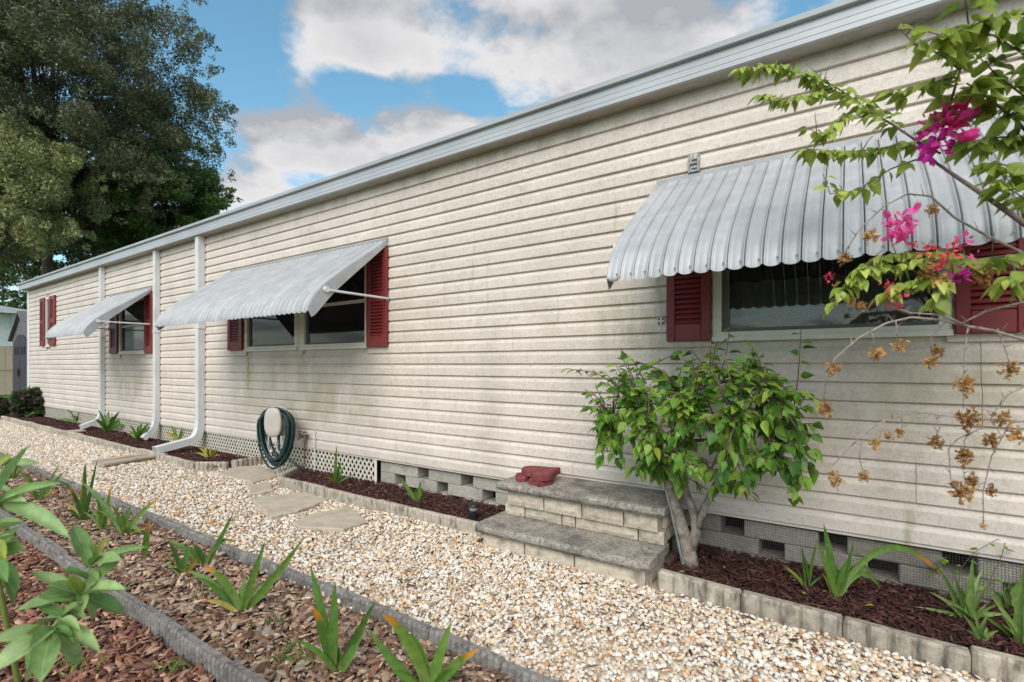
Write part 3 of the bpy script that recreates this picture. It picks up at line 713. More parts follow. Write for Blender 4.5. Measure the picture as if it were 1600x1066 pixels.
tag(mobj('concrete_pad', MB().bbox(-11.2, -10.92, -.50, -.30, 0, .075, .012).vf, M['splash'], loc=(-11.06, -.4, 0)), 'small pale concrete block under the end of the farthest downspout', 'concrete block')

# ================================================================== HOSE REEL
hb = at_z(438, 742, 0.); hx, hy = float(hb[0]), float(hb[1])
hr = empty('hose_reel', (hx, hy, 0), 'beige hose hanger on a stake with dark green garden hose coiled on it', 'hose reel')
RZ = Matrix.Translation((hx, hy, 0)) @ Matrix.Rotation(math.radians(20), 4, 'Z')
def xf(mb): mb.v = [tuple(RZ @ Vector(p)) for p in mb.v]; return mb
mobj('stake', xf(MB().tube([(-.035, 0, 0), (-.035, 0, .52)], .007, 6).tube([(.035, 0, 0), (.035, 0, .52)], .007, 6).tube([(-.035, 0, .2), (.035, 0, .2)], .006, 6)).vf, M['white'], hr)
def oval(rx, rz, cz, y0, y1, n=28):
    b = MB(); v = []; f = []
    for y, s in ((y0 + .012, .97), (y0, .90), (y0 - .004, .6), (y1, .97)):
        for i in range(n):
            q = 2 * math.pi * i / n; e = .75; cxx = math.copysign(abs(math.cos(q)) ** e, math.cos(q)); sxx = math.copysign(abs(math.sin(q)) ** e, math.sin(q)); v.append((rx * s * cxx, y, cz + rz * s * sxx))
    order = [3, 0, 1, 2]
    for a, c in zip(order, order[1:]):
        for i in range(n): f.append((a * n + i, a * n + (i + 1) % n, c * n + (i + 1) % n, c * n + i))
    f += [tuple(2 * n + i for i in range(n)), tuple(3 * n + i for i in range(n - 1, -1, -1))]
    return b.add(v, f)
mobj('cover', xf(oval(.11, .165, .59, -.13, -.10)).vf, M['reel'], hr, smooth=True)
mobj('back_plate', xf(oval(.11, .17, .59, -.012, .004)).vf, M['reel'], hr)
mobj('drum', xf(MB().tube([(0, -.102, .59), (0, -.01, .59)], .10, 20)).vf, M['reel'], hr)
pts = []
for k in range(10 * 24 + 1):
    q = 2 * math.pi * k / 24; lp = k // 24; rr = random.Random(lp); j = rr.uniform(-.02, .02)
    ax = .165 + j + .016 * (lp % 4); up = .15 + j * .5; dn = .40 + .035 * (lp % 4) - .03
    zc = .56; x = ax * math.sin(q); z = zc + (up * math.cos(q) if math.cos(q) > 0 else dn * math.cos(q)) + .012 * (lp % 3)
    if z < .035: z = .035
    pts.append((x + .02 * math.sin(k * .13), -.105 + .0095 * lp - .012 * math.sin(q * .5 + lp), z))
pts += [(.02, -.05, .30), (.10, -.06, .22), (.20, -.05, .16), (.34, -.04, .06)]
mobj('hose', xf(MB().tube(pts, .0125, 8)).vf, M['hose'], hr, smooth=True)
mobj('nozzle', xf(MB().tube([(-.05, -.12, .44), (-.04, -.13, .36), (-.02, -.13, .30), (.0, -.13, .27)], [.012, .016, .011, .016], 8)).vf, M['steel'], hr)

# ================================================================== SOLAR LIGHT, STAKE
lb = at_z(740, 812, .05); lx, ly = float(lb[0]), float(lb[1])
sl = empty('path_light', (lx, ly, .0), 'small black mushroom-shaped path light in the mulch beside the steps', 'path light')
mobj('post', MB().lathe([(.012, 0), (.012, .03), (.034, .035), (.034, .085), (.022, .09), (.022, .10)], (lx, ly, .02)).vf, M['black'], sl, smooth=False)
mobj('lens', MB().lathe([(.03, 0), (.034, .012), (.034, .03)], (lx, ly, .1205)).vf, M['lens'], sl)
mobj('cap', MB().lathe([(.046, 0), (.046, .006), (.040, .016), (.024, .026), (.012, .029)], (lx, ly, .151)).vf, M['black'], sl)
p0 = at_z(1068, 888, .04); p1 = at_y(1040, 765, float(p0[1]) + .02)
tag(mobj('garden_stake', MB().tube([tuple(p0 - (p1 - p0) * .08), tuple(p0), tuple((p0 + p1) / 2 + np.array([.004, 0, 0])), tuple(p1)], .0075, 8).vf, M['steel'], loc=tuple(p0)), 'thin grey metal stake leaning against the small tree by the steps', 'stake')

# ================================================================== LEAF PLANTS
def strap(base, tip, w, bow=.35, roll=0., segs=9, fold=.25, spike=False):
    base, tip = np.array(base, float), np.array(tip, float); d = tip - base; L_ = np.linalg.norm(d)
    ctrl = base + d * .45 + np.array([0, 0, 1.]) * L_ * bow
    v = []; uv = []; f = []
    for i in range(segs + 1):
        t = i / segs; p = (1 - t) ** 2 * base + 2 * t * (1 - t) * ctrl + t * t * tip; T = 2 * (1 - t) * (ctrl - base) + 2 * t * (tip - ctrl); T /= np.linalg.norm(T)
        view = p - CAM; view /= np.linalg.norm(view)
        h = np.array([math.cos(roll), math.sin(roll), .2]); s = np.cross(T, h); s /= max(np.linalg.norm(s), 1e-4); n = np.cross(s, T)
        ww = w * (max(.03, (1 - t) ** .75 * (1.05 - .1 * t)) if spike else min(1, .6 + 1.1 * t) * max(.03, (1 - t ** 2.6)) ** .85) * .95
        for a in (-1, 0, 1): v.append(p + s * a * ww / 2 + n * (fold * ww / 2 if a else 0)); uv.append((a * .5 + .5, t))
    for i in range(segs):
        for j in range(2): a = i * 3 + j; f.append((a, a + 1, a + 4, a + 3))
    return (v, f), uv
def lily(px, py, tips, label, w=.028, z=0., kind='lily', name='strap_leaf_plant', group='strap-leaved lilies', bow=.25, leafname='leaf', mm=None):
    b = at_z(px, py, z); dep = depth_of(b)
    e = empty(name, tuple(b), label, 'plant', group)
    rl = random.Random(px * 7 + py)
    if len(tips) > 2:
        hh_ = py - min(t_[1] for t_ in tips)
        tips = list(tips) + [(px + rl.uniform(-.6, .6) * hh_, py - rl.uniform(.15, .6) * hh_, rl.choice(['w.7', 'w.6', 'yw.6', 'dw.7'])) for _ in range(4)]
    for tp in tips:
        opt = tp[2] if len(tp) > 2 else ''
        t = at_d(tp[0], tp[1], dep + rl.uniform(-.10, .08) * dep * .35); t[2] = max(t[2], z + .015)
        bw = rl.uniform(-.08, .16) if 'u' in opt else (.75 if 'd' in opt else bow + rl.uniform(-.1, .1))
        bb = b + np.array([rl.uniform(-.015, .015), rl.uniform(-.015, .015), -.01])
        roll = rl.uniform(0, 6.28) if 'r' in opt else math.atan2(*(CAM - b)[[1, 0]]) + rl.uniform(-.7, .7)
        ww = w * (1.4 if mm is None else 1.15) * rl.uniform(.85, 1.15) * (float(opt.split('w')[1]) if 'w' in opt else 1)
        vf, uv = strap(bb, t, ww, bw, roll, fold=.55 if mm else .35, spike=bool(mm))
        m = mm or (M['strap_yellow'] if 'y' in opt else (M['strap_tip'] if 't' in opt else M['strap']))
        mobj(leafname, vf, m, e, loc=tuple(bb), smooth=True, uv=uv)
    return e
lily(375, 957, [(474, 841, 'u'), (415, 845, 'u'), (318, 886, 't'), (335, 945, 'd'), (293, 892), (385, 900)], 'lily with long leaves arching right over the dark edging, front bed middle', .03)
lily(318, 885, [(367, 797, 'u'), (262, 843), (300, 850)], 'slender lily just behind the middle lily, one leaf leaning far right', .024)
lily(284, 900, [(262, 845), (296, 848), (272, 870), (310, 872, 'y')], 'small upright lily left of the middle lily', .022)
lily(527, 1050, [(485, 884, 'u'), (524, 910, 'u'), (587, 938, 'u'), (489, 948, 't'), (572, 972, 'u'), (500, 1000)], 'upright lily with an orange-tipped leaf near the bottom of the photo', .034)
lily(668, 1085, [(598, 960, 't'), (575, 983, 'u'), (705, 973, 'u'), (748, 1014, 't'), (640, 990), (690, 1010), (720, 1050)], 'wide fanned lily at the bottom edge with yellow-tipped leaves', .036)
lily(193, 838, [(250, 777, 't'), (126, 752), (222, 838, 'd'), (205, 790), (175, 790)], 'lily with one long orange-tipped leaf leaning towards the gravel', .026)
lily(130, 815, [(133, 724), (152, 719), (107, 760, 't'), (125, 765, 'y'), (140, 768)], 'dense upright lily with browned tips beside the dark edging', .026)
lily(160, 830, [(174, 760, 't'), (163, 775), (152, 780)], 'narrow upright lily between two larger ones, brown at the tip', .022)
lily(229, 872, [(233, 812, 'tu')], 'single upright yellow-tipped blade standing alone in the bark', .026)
lily(60, 782, [(94, 722, 'u'), (30, 735), (45, 742), (75, 750), (103, 735, 'u')], 'thin-leaved lily far left in the front bed', .022)
lily(20, 750, [(10, 705), (35, 700, 'u'), (0, 720), (45, 725)], 'lily at the left edge behind the broad-leaved plant', .022)
# house beds
lily(74, 652, [(50, 648, 'd'), (100, 640, 'd'), (62, 640), (88, 636), (40, 656, 'd'), (108, 650, 'd')], 'drooping green lily at the far house corner beside the dark shrub', .05, .04)
lily(122, 662, [(100, 640), (128, 640), (140, 645), (112, 648), (92, 655)], 'grassy lily between the far corner and the first downspout', .045, .04)
lily(168, 676, [(153, 640), (187, 643), (170, 642), (195, 655), (148, 655), (202, 668), (178, 650)], 'bushy lily at the foot of the farthest downspout', .05, .04)
lily(216, 690, [(202, 665), (232, 662), (222, 660), (238, 668), (208, 672)], 'lily between the farthest and the middle downspout', .04, .04)
lily(282, 694, [(266, 664), (300, 664), (285, 668), (258, 676, 'y'), (303, 680, 'y'), (292, 672)], 'yellow-green lily between the two nearer downspouts', .045, .04)
lily(326, 716, [(310, 700, 'y'), (318, 697, 'y'), (330, 698, 'y'), (342, 702, 'y'), (305, 708, 'y'), (345, 712, 'y')], 'small yellow grassy plant below the nearest downspout elbow', .025, .04)
lily(342, 702, [(330, 684), (350, 682), (357, 692), (338, 688)], 'small green plant right of the nearest downspout against the lattice', .035, .04)
lily(372, 700, [(362, 684), (380, 682), (378, 690), (366, 692)], 'small green plant against the lattice left of the hose reel', .035, .04)
lily(524, 757, [(526, 696, 'u'), (533, 722), (517, 735)], 'single tall young lily in the middle bed before the lattice', .028, .05)
lily(652, 784, [(625, 746, 'u'), (658, 752), (662, 762), (640, 765)], 'small lily in the middle bed before the block foundation', .028, .05)
lily(1262, 918, [(1252, 855), (1276, 848), (1258, 870)], 'small pale bulb plant in the right bed, two thin leaves', .014, .05)
lily(1305, 932, [(1287, 820, 'uw1.2'), (1334, 846, 'u'), (1275, 842, 'u'), (1484, 915, 'dt'), (1375, 930, 'd'), (1320, 880), (1365, 897, 'd')], 'lily in the right bed with one very long leaf bowing right', .026, .05)
def aloe(px, py, tips, label, w=.030): return lily(px, py, tips, label, w, .06, name='aloe_plant', group='aloe plants in the right bed', bow=.12, mm=M['aloe'])
aloe(1512, 962, [(1462, 880), (1520, 872, 'uw1.4'), (1547, 905), (1452, 925), (1560, 945), (1490, 895), (1480, 945), (1575, 962), (1535, 890), (1430, 952, 'w.8')], 'spiky aloe left of the pair at the right foundation')
aloe(1592, 998, [(1545, 925), (1580, 920), (1610, 900), (1525, 955), (1640, 950), (1565, 975), (1620, 930), (1600, 880, 'w1.3'), (1650, 1000)], 'spiky aloe at the right edge of the photo')
aloe(1535, 1000, [(1505, 960), (1522, 955), (1545, 960), (1560, 985), (1510, 985)], 'small young aloe in front of the two larger ones', .025)
aloe(1572, 945, [(1565, 880), (1590, 870), (1555, 905), (1600, 900), (1545, 920), (1615, 925)], 'aloe standing behind the pair, against the wire-meshed blocks', .035)

# leaf blade for bushes: unit length along +X, width along Y, tip droops in Z
def leaf_unit(m, width=.62, droop=.18, fold=.12, broad=False):
    prof = [(0, .06), (.06, .30), (.16, .55), (.3, .82), (.45, .98), (.6, 1.), (.75, .86), (.87, .6), (.95, .32), (1., .06)] if broad else [(0, .02), (.12, .62), (.3, 1.), (.52, .86), (.74, .5), (.9, .2), (1., .0)]
    v = []; f = []; uv = []
    for x, h in prof:
        zc = -droop * x * x
        for a in (-1, 0, 1): v.append((x, a * h * width / 2, zc + fold * h * (abs(a) - .35))); uv.append((a * .5 + .5, x))
    for i in range(len(prof) - 1):
        for j in range(2): a = i * 3 + j; f.append((a, a + 3, a + 4, a + 1))
    me = bpy.data.meshes.new('leaf'); me.from_pydata(v, [], f); me.materials.append(m); me.polygons.foreach_set('use_smooth', [True] * len(f))
    l = me.uv_layers.new(name='UVMap')
    for lp in me.loops: l.data[lp.index].uv = uv[lp.vertex_index]
    return me, np.array(v), f
def frame_mat(p, d, up, s, w=1.):
    d = Vector(d).normalized(); up = Vector(up); y = up.cross(d)
    if y.length < 1e-3: y = Vector((1, 0, 0)).cross(d)
    y.normalize(); z = d.cross(y)
    R = Matrix(((d.x, y.x, z.x), (d.y, y.y, z.y), (d.z, y.z, z.z))).to_4x4()
    return Matrix.Translation(Vector(p)) @ R @ Matrix.Diagonal((s, s * w, s, 1))
def place_leaves(lst, e, meshes, mass_mat, c_lo, c_hi, limit=300, unit=None):
    """the largest in view as leaves of their own, the rest as one mass"""
    lst = sorted(lst, key=lambda q: -q[1] / max(.2, depth_of(q[0].translation)))
    for M4, s, k in lst[:limit]: share('leaf', meshes[k % len(meshes)], M4, e)
    rest = lst[limit:]
    if rest:
        uvv, uf = unit; V = []; F = []; Cc = []
        for i, (M4, s, k) in enumerate(rest):
            A = np.array(M4); V.append(uvv @ A[:3, :3].T + A[:3, 3]); F += [tuple(j + i * len(uvv) for j in q) for q in uf]
            t = random.random(); Cc.append(np.tile(np.array(c_lo) * (1 - t) + np.array(c_hi) * t, (len(uvv), 1)))
        o = mobj('foliage', (np.concatenate(V), np.array(F)), mass_mat, e, smooth=True, col=np.concatenate(Cc)); o['kind'] = 'stuff'
def in_poly(x, y, P):
    c = False
    for (a, b_), (d, e_) in zip(P, P[1:] + P[:1]):
        if (b_ > y) != (e_ > y) and x < (d - a) * (y - b_) / (e_ - b_) + a: c = not c
    return c

# ---- small tree beside the steps
rt = random.Random(21)
tb = at_z(1078, 882, .05); tX, tY = float(tb[0]), float(tb[1])
tree = empty('small_tree', (tX, tY, .04), 'small leafy green tree with pale forked trunk beside the steps', 'tree')
def P(px, py, dy=0.): return at_y(px, py, tY + dy)
b = MB()
b.tube([P(1078, 890), P(1076, 868), P(1070, 840), P(1058, 800), P(1046, 765), P(1040, 735), P(1030, 700, -.05)], [.058, .047, .039, .034, .029, .023, .014], 10)
b.tube([P(1076, 866), P(1088, 830, .02), P(1085, 805, .05), P(1072, 770, .08), P(1064, 720, .1), P(1075, 680, .05)], [.034, .031, .027, .022, .017, .012], 8)
b.tube([P(1088, 832, .02), P(1098, 800, .03), P(1112, 770, .0), P(1125, 740, -.05), P(1140, 700, -.1)], [.026, .022, .018, .014, .010], 7)
b.tube([P(1100, 797, .03), P(1115, 775, .05), P(1140, 730, .12)], [.014, .011, .008], 6)
trunk = mobj('trunk', b.vf, M['bark'], tree, smooth=True)
OUT = [(905, 600), (960, 560), (1010, 552), (1060, 560), (1100, 545), (1125, 530), (1150, 535), (1180, 545), (1205, 570), (1235, 590), (1270, 615), (1288, 660), (1278, 720), (1262, 765), (1240, 780), (1215, 735), (1185, 740), (1165, 770), (1140, 765), (1110, 760), (1060, 755), (1030, 735), (1000, 745), (970, 735), (935, 715), (916, 690), (932, 660), (915, 635)]
hubs = [P(1040, 735), P(1030, 690, -.1), P(1075, 690, .05), P(1140, 700, -.1), P(1120, 660, -.2), P(1180, 650, -.12), P(1000, 650, -.15), P(1060, 620, -.1), P(1110, 610, .02), P(1215, 670, -.1), P(955, 665, -.05), P(1160, 600, -.1), P(1080, 650, -.35), P(1150, 660, -.4), P(1010, 680, -.35), P(1200, 620, -.25), P(1030, 728, -.2), P(1110, 735, -.2), P(1065, 725, -.32), P(1190, 715, -.2)]
links = [(0, 1), (0, 2), (0, 6), (2, 3), (1, 6), (3, 4), (3, 5), (2, 7), (7, 8), (5, 9), (6, 10), (8, 11), (4, 13), (1, 14), (2, 12), (5, 15), (0, 16), (3, 17), (2, 18), (9, 19)]
bb = MB()
for i, j in links:
    m_ = (hubs[i] + hubs[j]) / 2 + np.array([rt.uniform(-.02, .02), rt.uniform(-.02, .02), .03]); bb.tube([hubs[i], m_, hubs[j]], [.011, .009, .006], 6)
leaves = []
meshes = []; unit = None
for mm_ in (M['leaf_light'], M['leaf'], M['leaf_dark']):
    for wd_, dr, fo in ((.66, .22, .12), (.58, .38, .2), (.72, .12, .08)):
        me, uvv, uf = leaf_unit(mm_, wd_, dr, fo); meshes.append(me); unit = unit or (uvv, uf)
ctr = P(1095, 660, -.18)
def twig_leaves(path, n, smin, smax, hang, lst, tone=None):
    path = [np.array(p) for p in path]; cum = [0]
    for a, c in zip(path, path[1:]): cum.append(cum[-1] + np.linalg.norm(c - a))
    for k in range(n):
        t = cum[-1] * (.15 + .85 * (k + rt.random()) / n); i = max(j for j in range(len(cum)) if cum[j] <= t + 1e-9); i = min(i, len(path) - 2)
        q = (t - cum[i]) / max(1e-6, cum[i + 1] - cum[i]); p = path[i] * (1 - q) + path[i + 1] * q
        T = path[i + 1] - path[i]; T = T / max(1e-6, np.linalg.norm(T))
        az = rt.uniform(0, 2 * math.pi); o = np.array([math.cos(az), math.sin(az), 0]); d = o * (1 - .55 * hang) + T * .35 + np.array([0, 0, -1]) * hang * rt.uniform(.5, 1.3)
        s = rt.uniform(smin, smax); nrm_ = np.array([rt.uniform(-.8, .8) + o[0] * .6, rt.uniform(-.8, .8) + o[1] * .6 - .2, rt.uniform(.3, 1.1)])
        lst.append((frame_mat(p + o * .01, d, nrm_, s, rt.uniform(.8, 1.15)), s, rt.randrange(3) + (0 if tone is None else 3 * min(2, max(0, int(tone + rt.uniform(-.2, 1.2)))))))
cnt = 0
while cnt < 290:
    px, py = rt.uniform(890, 1295), rt.uniform(520, 790)
    if not in_poly(px, py, OUT): continue
    cnt += 1
    e1 = min(abs(px - 905), abs(1290 - px)) / 200; th_ = .12 + .36 * min(1, e1)
    tip = P(px, py, -.12 + rt.uniform(-th_, th_ * .45)); tip[1] = min(tip[1], -.06); tip = tip + np.array([rt.gauss(0, .03), 0, rt.gauss(0, .03)])
    h = min(hubs, key=lambda q: np.linalg.norm(q - tip) + rt.uniform(0, .1)); mid = (h + tip) / 2 + np.array([0, 0, rt.uniform(.01, .06)])
    bb.tube([h, mid, tip], [.0045, .0035, .002], 5)
    low = (py - 540) / 200
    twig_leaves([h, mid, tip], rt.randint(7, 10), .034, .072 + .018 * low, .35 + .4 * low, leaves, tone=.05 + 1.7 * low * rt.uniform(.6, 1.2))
for path in ([P(1120, 600, -.2), P(1135, 555, -.22), P(1140, 510, -.22)], [P(1240, 640, -.1), P(1247, 590, -.1), P(1252, 512, -.1)], [P(960, 600, -.1), P(930, 582, -.12), P(886, 576, -.12)], [P(1010, 600, -.1), P(990, 565, -.12), P(972, 548, -.12)], [P(1235, 700, -.15), P(1250, 740, -.17), P(1236, 785, -.17)], [P(1150, 720, -.3), P(1165, 750, -.32), P(1172, 775, -.32)], [P(1000, 580, -.2), P(1040, 560, -.2), P(1075, 545, -.2)]):
    bb.tube(path, [.004, .003, .0018], 5); twig_leaves(path, 9 if path[-1][2] < 1.4 else 7, .045, .075, .3, leaves, tone=.1)
mobj('branches', bb.vf, M['twig'], trunk, smooth=True)
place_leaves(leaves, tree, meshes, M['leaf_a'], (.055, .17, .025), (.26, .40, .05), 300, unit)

# ---- flowering vine reaching in from the right
rt = random.Random(5)
vb = np.array([1.08, -.45, .04])
vine = empty('flowering_shrub', tuple(vb), 'thorny shrub with pink blooms and dried brown flowers reaching in from the right', 'shrub')
bt = MB(); bd = MB()
def Q(px, py, d): return at_d(px, py, d)
trunk_top = Q(1720, 420, 1.5)
bt.tube([vb, vb + np.array([.02, -.02, .45]), (vb + trunk_top) / 2 + np.array([.1, -.12, .1]), trunk_top, Q(1640, 380, 1.5), Q(1600, 349, 1.5), Q(1546, 311, 1.55), Q(1494, 276, 1.6), Q(1463, 255, 1.65), Q(1435, 225, 1.68)], [.03, .027, .022, .015, .011, .0085, .0075, .006, .0045, .003], 8)
runs = [([(1463, 252, 1.65), (1430, 250, 1.68), (1392, 264, 1.75), (1337, 299, 1.72), (1297, 303, 1.7), (1286, 272, 1.7)], .0035, 12, .04, .062),
        ([(1470, 240, 1.63), (1430, 222, 1.68), (1376, 232, 1.75), (1320, 238, 1.75), (1255, 232, 1.75)], .0035, 26, .04, .065),
        ([(1440, 225, 1.68), (1395, 195, 1.75), (1353, 169, 1.83), (1309, 138, 1.9), (1265, 118, 1.9), (1215, 102, 1.9), (1160, 108, 1.9)], .004, 58, .04, .062),
        ([(1300, 138, 1.9), (1265, 150, 1.88), (1225, 155, 1.88), (1185, 150, 1.88)], .003, 20, .035, .055),
        ([(1340, 165, 1.9), (1310, 190, 1.85), (1290, 215, 1.85), (1262, 200, 1.85)], .003, 14, .04, .06),
        ([(1460, 240, 1.65), (1480, 180, 1.58), (1500, 110, 1.5), (1515, 50, 1.45), (1505, -20, 1.4)], .005, 16, .06, .09),
        ([(1500, 110, 1.5), (1470, 85, 1.45), (1430, 70, 1.45), (1400, 40, 1.45)], .003, 6, .05, .07),
        ([(1500, 120, 1.5), (1450, 130, 1.55), (1410, 150, 1.6), (1390, 140, 1.6)], .003, 10, .04, .06),
        ([(1640, 250, 1.6), (1590, 190, 1.55), (1540, 150, 1.5), (1510, 130, 1.5)], .006, 20, .055, .085),
        ([(1640, 120, 1.5), (1600, 85, 1.45), (1560, 60, 1.45), (1520, 40, 1.45)], .004, 14, .055, .085),
        ([(1640, 200, 1.6), (1600, 215, 1.6), (1550, 215, 1.58), (1500, 225, 1.6)], .004, 22, .05, .075),
        ([(1660, 300, 1.6), (1610, 270, 1.55), (1560, 255, 1.55), (1520, 260, 1.6)], .004, 16, .05, .08),
        ([(1620, 395, 1.6), (1570, 400, 1.6), (1530, 405, 1.6), (1480, 410, 1.62)], .004, 10, .05, .07),
        ([(1600, 420, 1.6), (1540, 415, 1.62), (1480, 395, 1.65), (1420, 395, 1.68), (1380, 400, 1.7), (1345, 420, 1.7)], .004, 34, .035, .055),
        ([(1480, 420, 1.62), (1430, 440, 1.65), (1400, 450, 1.65), (1375, 465, 1.66)], .003, 16, .04, .06),
        ([(1400, 400, 1.7), (1350, 430, 1.7), (1318, 450, 1.7), (1300, 480, 1.7)], .003, 14, .035, .055),
        ([(1640, 30, 1.4), (1590, 20, 1.4), (1545, 30, 1.4), (1490, 60, 1.42), (1450, 50, 1.42)], .004, 16, .055, .085),
        ([(1640, 330, 1.5), (1600, 310, 1.5), (1570, 290, 1.5), (1540, 285, 1.52)], .003, 12, .05, .075),
        ([(1640, 170, 1.5), (1600, 150, 1.5), (1560, 120, 1.5), (1530, 90, 1.5)], .004, 16, .05, .08),
        ([(1640, 430, 1.5), (1600, 425, 1.5), (1575, 440, 1.5), (1555, 450, 1.52)], .003, 9, .05, .07),
        ([(1480, 410, 1.62), (1440, 405, 1.64), (1395, 420, 1.66), (1350, 415, 1.68), (1320, 440, 1.7)], .003, 22, .035, .055),
        ([(1470, 430, 1.62), (1462, 460, 1.62), (1455, 480, 1.62)], .003, 6, .04, .06)]
leaves = []
for pts, r, n, s0, s1 in runs:
    path = [Q(*p) for p in pts]; k = len(path); bt.tube(path, [r * (1 - .6 * i / (k - 1)) for i in range(k)], 5); twig_leaves(path, int(n * 2.3), s0 * .85, s1 * 1.02, .5, leaves)
    for i in range(max(1, n // 6)):      # thorny side twigs
        j = rt.randrange(k - 1); a = path[j] * .5 + path[j + 1] * .5; t_ = a + np.array([rt.uniform(-.06, .06), rt.uniform(-.06, .06), rt.uniform(-.03, .08)])
        bt.tube([a, (a + t_) / 2 + np.array([0, 0, .008]), t_], [.002, .0015, .0008], 4)
bare = [([(1620, 405, 1.6), (1549, 372, 1.65), (1494, 338, 1.68), (1451, 309, 1.7), (1421, 302, 1.7), (1379, 321, 1.7), (1345, 355, 1.7), (1324, 390, 1.7)], .0045),
        ([(1640, 465, 1.55), (1600, 473, 1.55), (1541, 484, 1.58), (1503, 507, 1.6)], .006),
        ([(1660, 540, 1.55), (1600, 529, 1.55), (1556, 516, 1.57), (1512, 509, 1.6), (1475, 500, 1.62), (1420, 497, 1.64), (1385, 502, 1.65), (1340, 525, 1.66), (1300, 562, 1.66), (1288, 600, 1.66), (1286, 640, 1.66)], .0055),
        ([(1512, 509, 1.6), (1470, 490, 1.62), (1420, 490, 1.64), (1385, 475, 1.65)], .0035),
        ([(1660, 590, 1.6), (1600, 603, 1.6), (1572, 617, 1.6), (1556, 642, 1.6), (1550, 655, 1.6)], .003),
        ([(1660, 660, 1.6), (1600, 660, 1.6), (1527, 655, 1.62), (1463, 649, 1.63), (1431, 644, 1.64), (1383, 656, 1.65), (1345, 684, 1.66), (1304, 727, 1.66)], .0035),
        ([(1540, 668, 1.62), (1495, 684, 1.62), (1479, 699, 1.62), (1485, 751, 1.62), (1497, 768, 1.62)], .0025),
        ([(1580, 655, 1.6), (1571, 671, 1.6), (1546, 710, 1.6), (1537, 767, 1.6), (1536, 825, 1.6)], .003),
        ([(1527, 657, 1.62), (1510, 690, 1.62), (1506, 730, 1.62), (1510, 760, 1.62)], .002),
        ([(1463, 649, 1.63), (1466, 668, 1.63), (1460, 690, 1.63)], .002),
        ([(1345, 686, 1.66), (1345, 715, 1.66), (1352, 740, 1.66)], .0018), ([(1410, 652, 1.65), (1406, 672, 1.65)], .0018), ([(1380, 655, 1.65), (1370, 690, 1.65)], .0018),
        ([(1475, 503, 1.62), (1455, 530, 1.62), (1462, 560, 1.62)], .0022), ([(1556, 516, 1.57), (1572, 550, 1.57), (1575, 575, 1.57)], .0022), ([(1512, 512, 1.6), (1504, 560, 1.6), (1508, 640, 1.6)], .0022),
        ([(1400, 500, 1.64), (1405, 535, 1.64)], .0018), ([(1360, 515, 1.65), (1370, 545, 1.65)], .0018)]
for pts, r in bare:
    path = [Q(*p) for p in pts]; path = [p + np.array([rt.uniform(-.006, .006) for _ in range(3)]) for p in path]; k = len(path)
    bd.tube(path, [r * (1 - .6 * i / (k - 1)) for i in range(k)], 6)
    for j in range(k - 1):
        for q in (.3, .75):
            a = path[j] * (1 - q) + path[j + 1] * q; t_ = a + np.array([rt.uniform(-.03, .03), rt.uniform(-.03, .03), rt.uniform(-.02, .04)]); bd.tube([a, t_], [.0018, .0005], 4)
mobj('stem', bt.vf, M['twig'], vine, smooth=True); mobj('bare_branches', bd.vf, M['deadtwig'], vine, smooth=True)
meshes = []; unit2 = None
for wd_, dr, fo in ((.6, .25, .14), (.55, .4, .18), (.68, .15, .1)):
    me, uvv, uf = leaf_unit(M['bleaf'], wd_, dr, fo); meshes.append(me); unit2 = unit2 or (uvv, uf)
place_leaves(leaves, vine, meshes, M['leaf_a'], (.18, .28, .04), (.46, .52, .11), 300, unit2)
def bloom(px, py, d, rpx, m, n, name, sz=.85, curl=.5, spread=1.):
    c = Q(px, py, d); r = rpx / FPX * d; V = []; F = []; UVs = []
    vv = [(0, 0, 0), (.3, -.3, .06), (.3, .3, .06), (.7, -.30, .05 + curl * .2), (.7, .30, .05 + curl * .2), (1, 0, curl * .35), (.5, 0, -.03)]
    ff = [(0, 1, 6), (0, 6, 2), (1, 3, 6), (2, 6, 4), (3, 5, 6), (4, 6, 5)]
    for i in range(n):
        o = np.array([rt.gauss(0, 1), rt.gauss(0, 1), rt.gauss(0, 1)]); o /= np.linalg.norm(o); p = c + o * r * rt.uniform(.05, .75) * spread * np.array([1, 1, 1.25 if spread < 1 else 1.])
        A = np.array(frame_mat(p, o + np.array([rt.uniform(-.7, .7) for _ in range(3)]), (rt.gauss(0, 1), rt.gauss(0, 1), rt.gauss(0, 1)), r * sz * rt.uniform(.32, .62)))
        k = len(V); V += [tuple(A[:3, :3] @ np.array(q) + A[:3, 3]) for q in vv]; F += [tuple(j + k for j in q) for q in ff]
        if spread < 1: V[k:] = [tuple(np.array(q) + np.array([rt.gauss(0, .13) * r * .6 for _ in range(3)])) for q in V[k:]]
    return mobj(name, (V, F), m, vine, smooth=True)
for a in ((1478, 198, 1.58, 45, 'pink', 50), (1464, 226, 1.58, 32, 'magenta', 24), (1495, 190, 1.58, 22, 'pink', 14), (1410, 352, 1.62, 34, 'pink', 36), (1392, 362, 1.62, 16, 'pink', 10), (1478, 398, 1.6, 20, 'coral', 14), (1505, 372, 1.6, 16, 'pink', 10), (1505, 428, 1.58, 20, 'magenta', 14), (1522, 405, 1.58, 14, 'pink', 8), (1296, 436, 1.7, 14, 'coral', 9), (1398, 466, 1.64, 16, 'coral', 10), (1388, 445, 1.64, 13, 'coral', 8), (1432, 385, 1.62, 14, 'coral', 9), (1415, 458, 1.62, 10, 'pink', 6), (1470, 415, 1.6, 16, 'coral', 10), (1450, 395, 1.6, 18, 'coral', 12), (1490, 385, 1.6, 15, 'coral', 10), (1405, 480, 1.62, 12, 'coral', 8), (1465, 190, 1.58, 24, 'pink', 16)):
    bloom(*a[:4], M[a[4]], int(a[5] * 1.8), 'bloom')
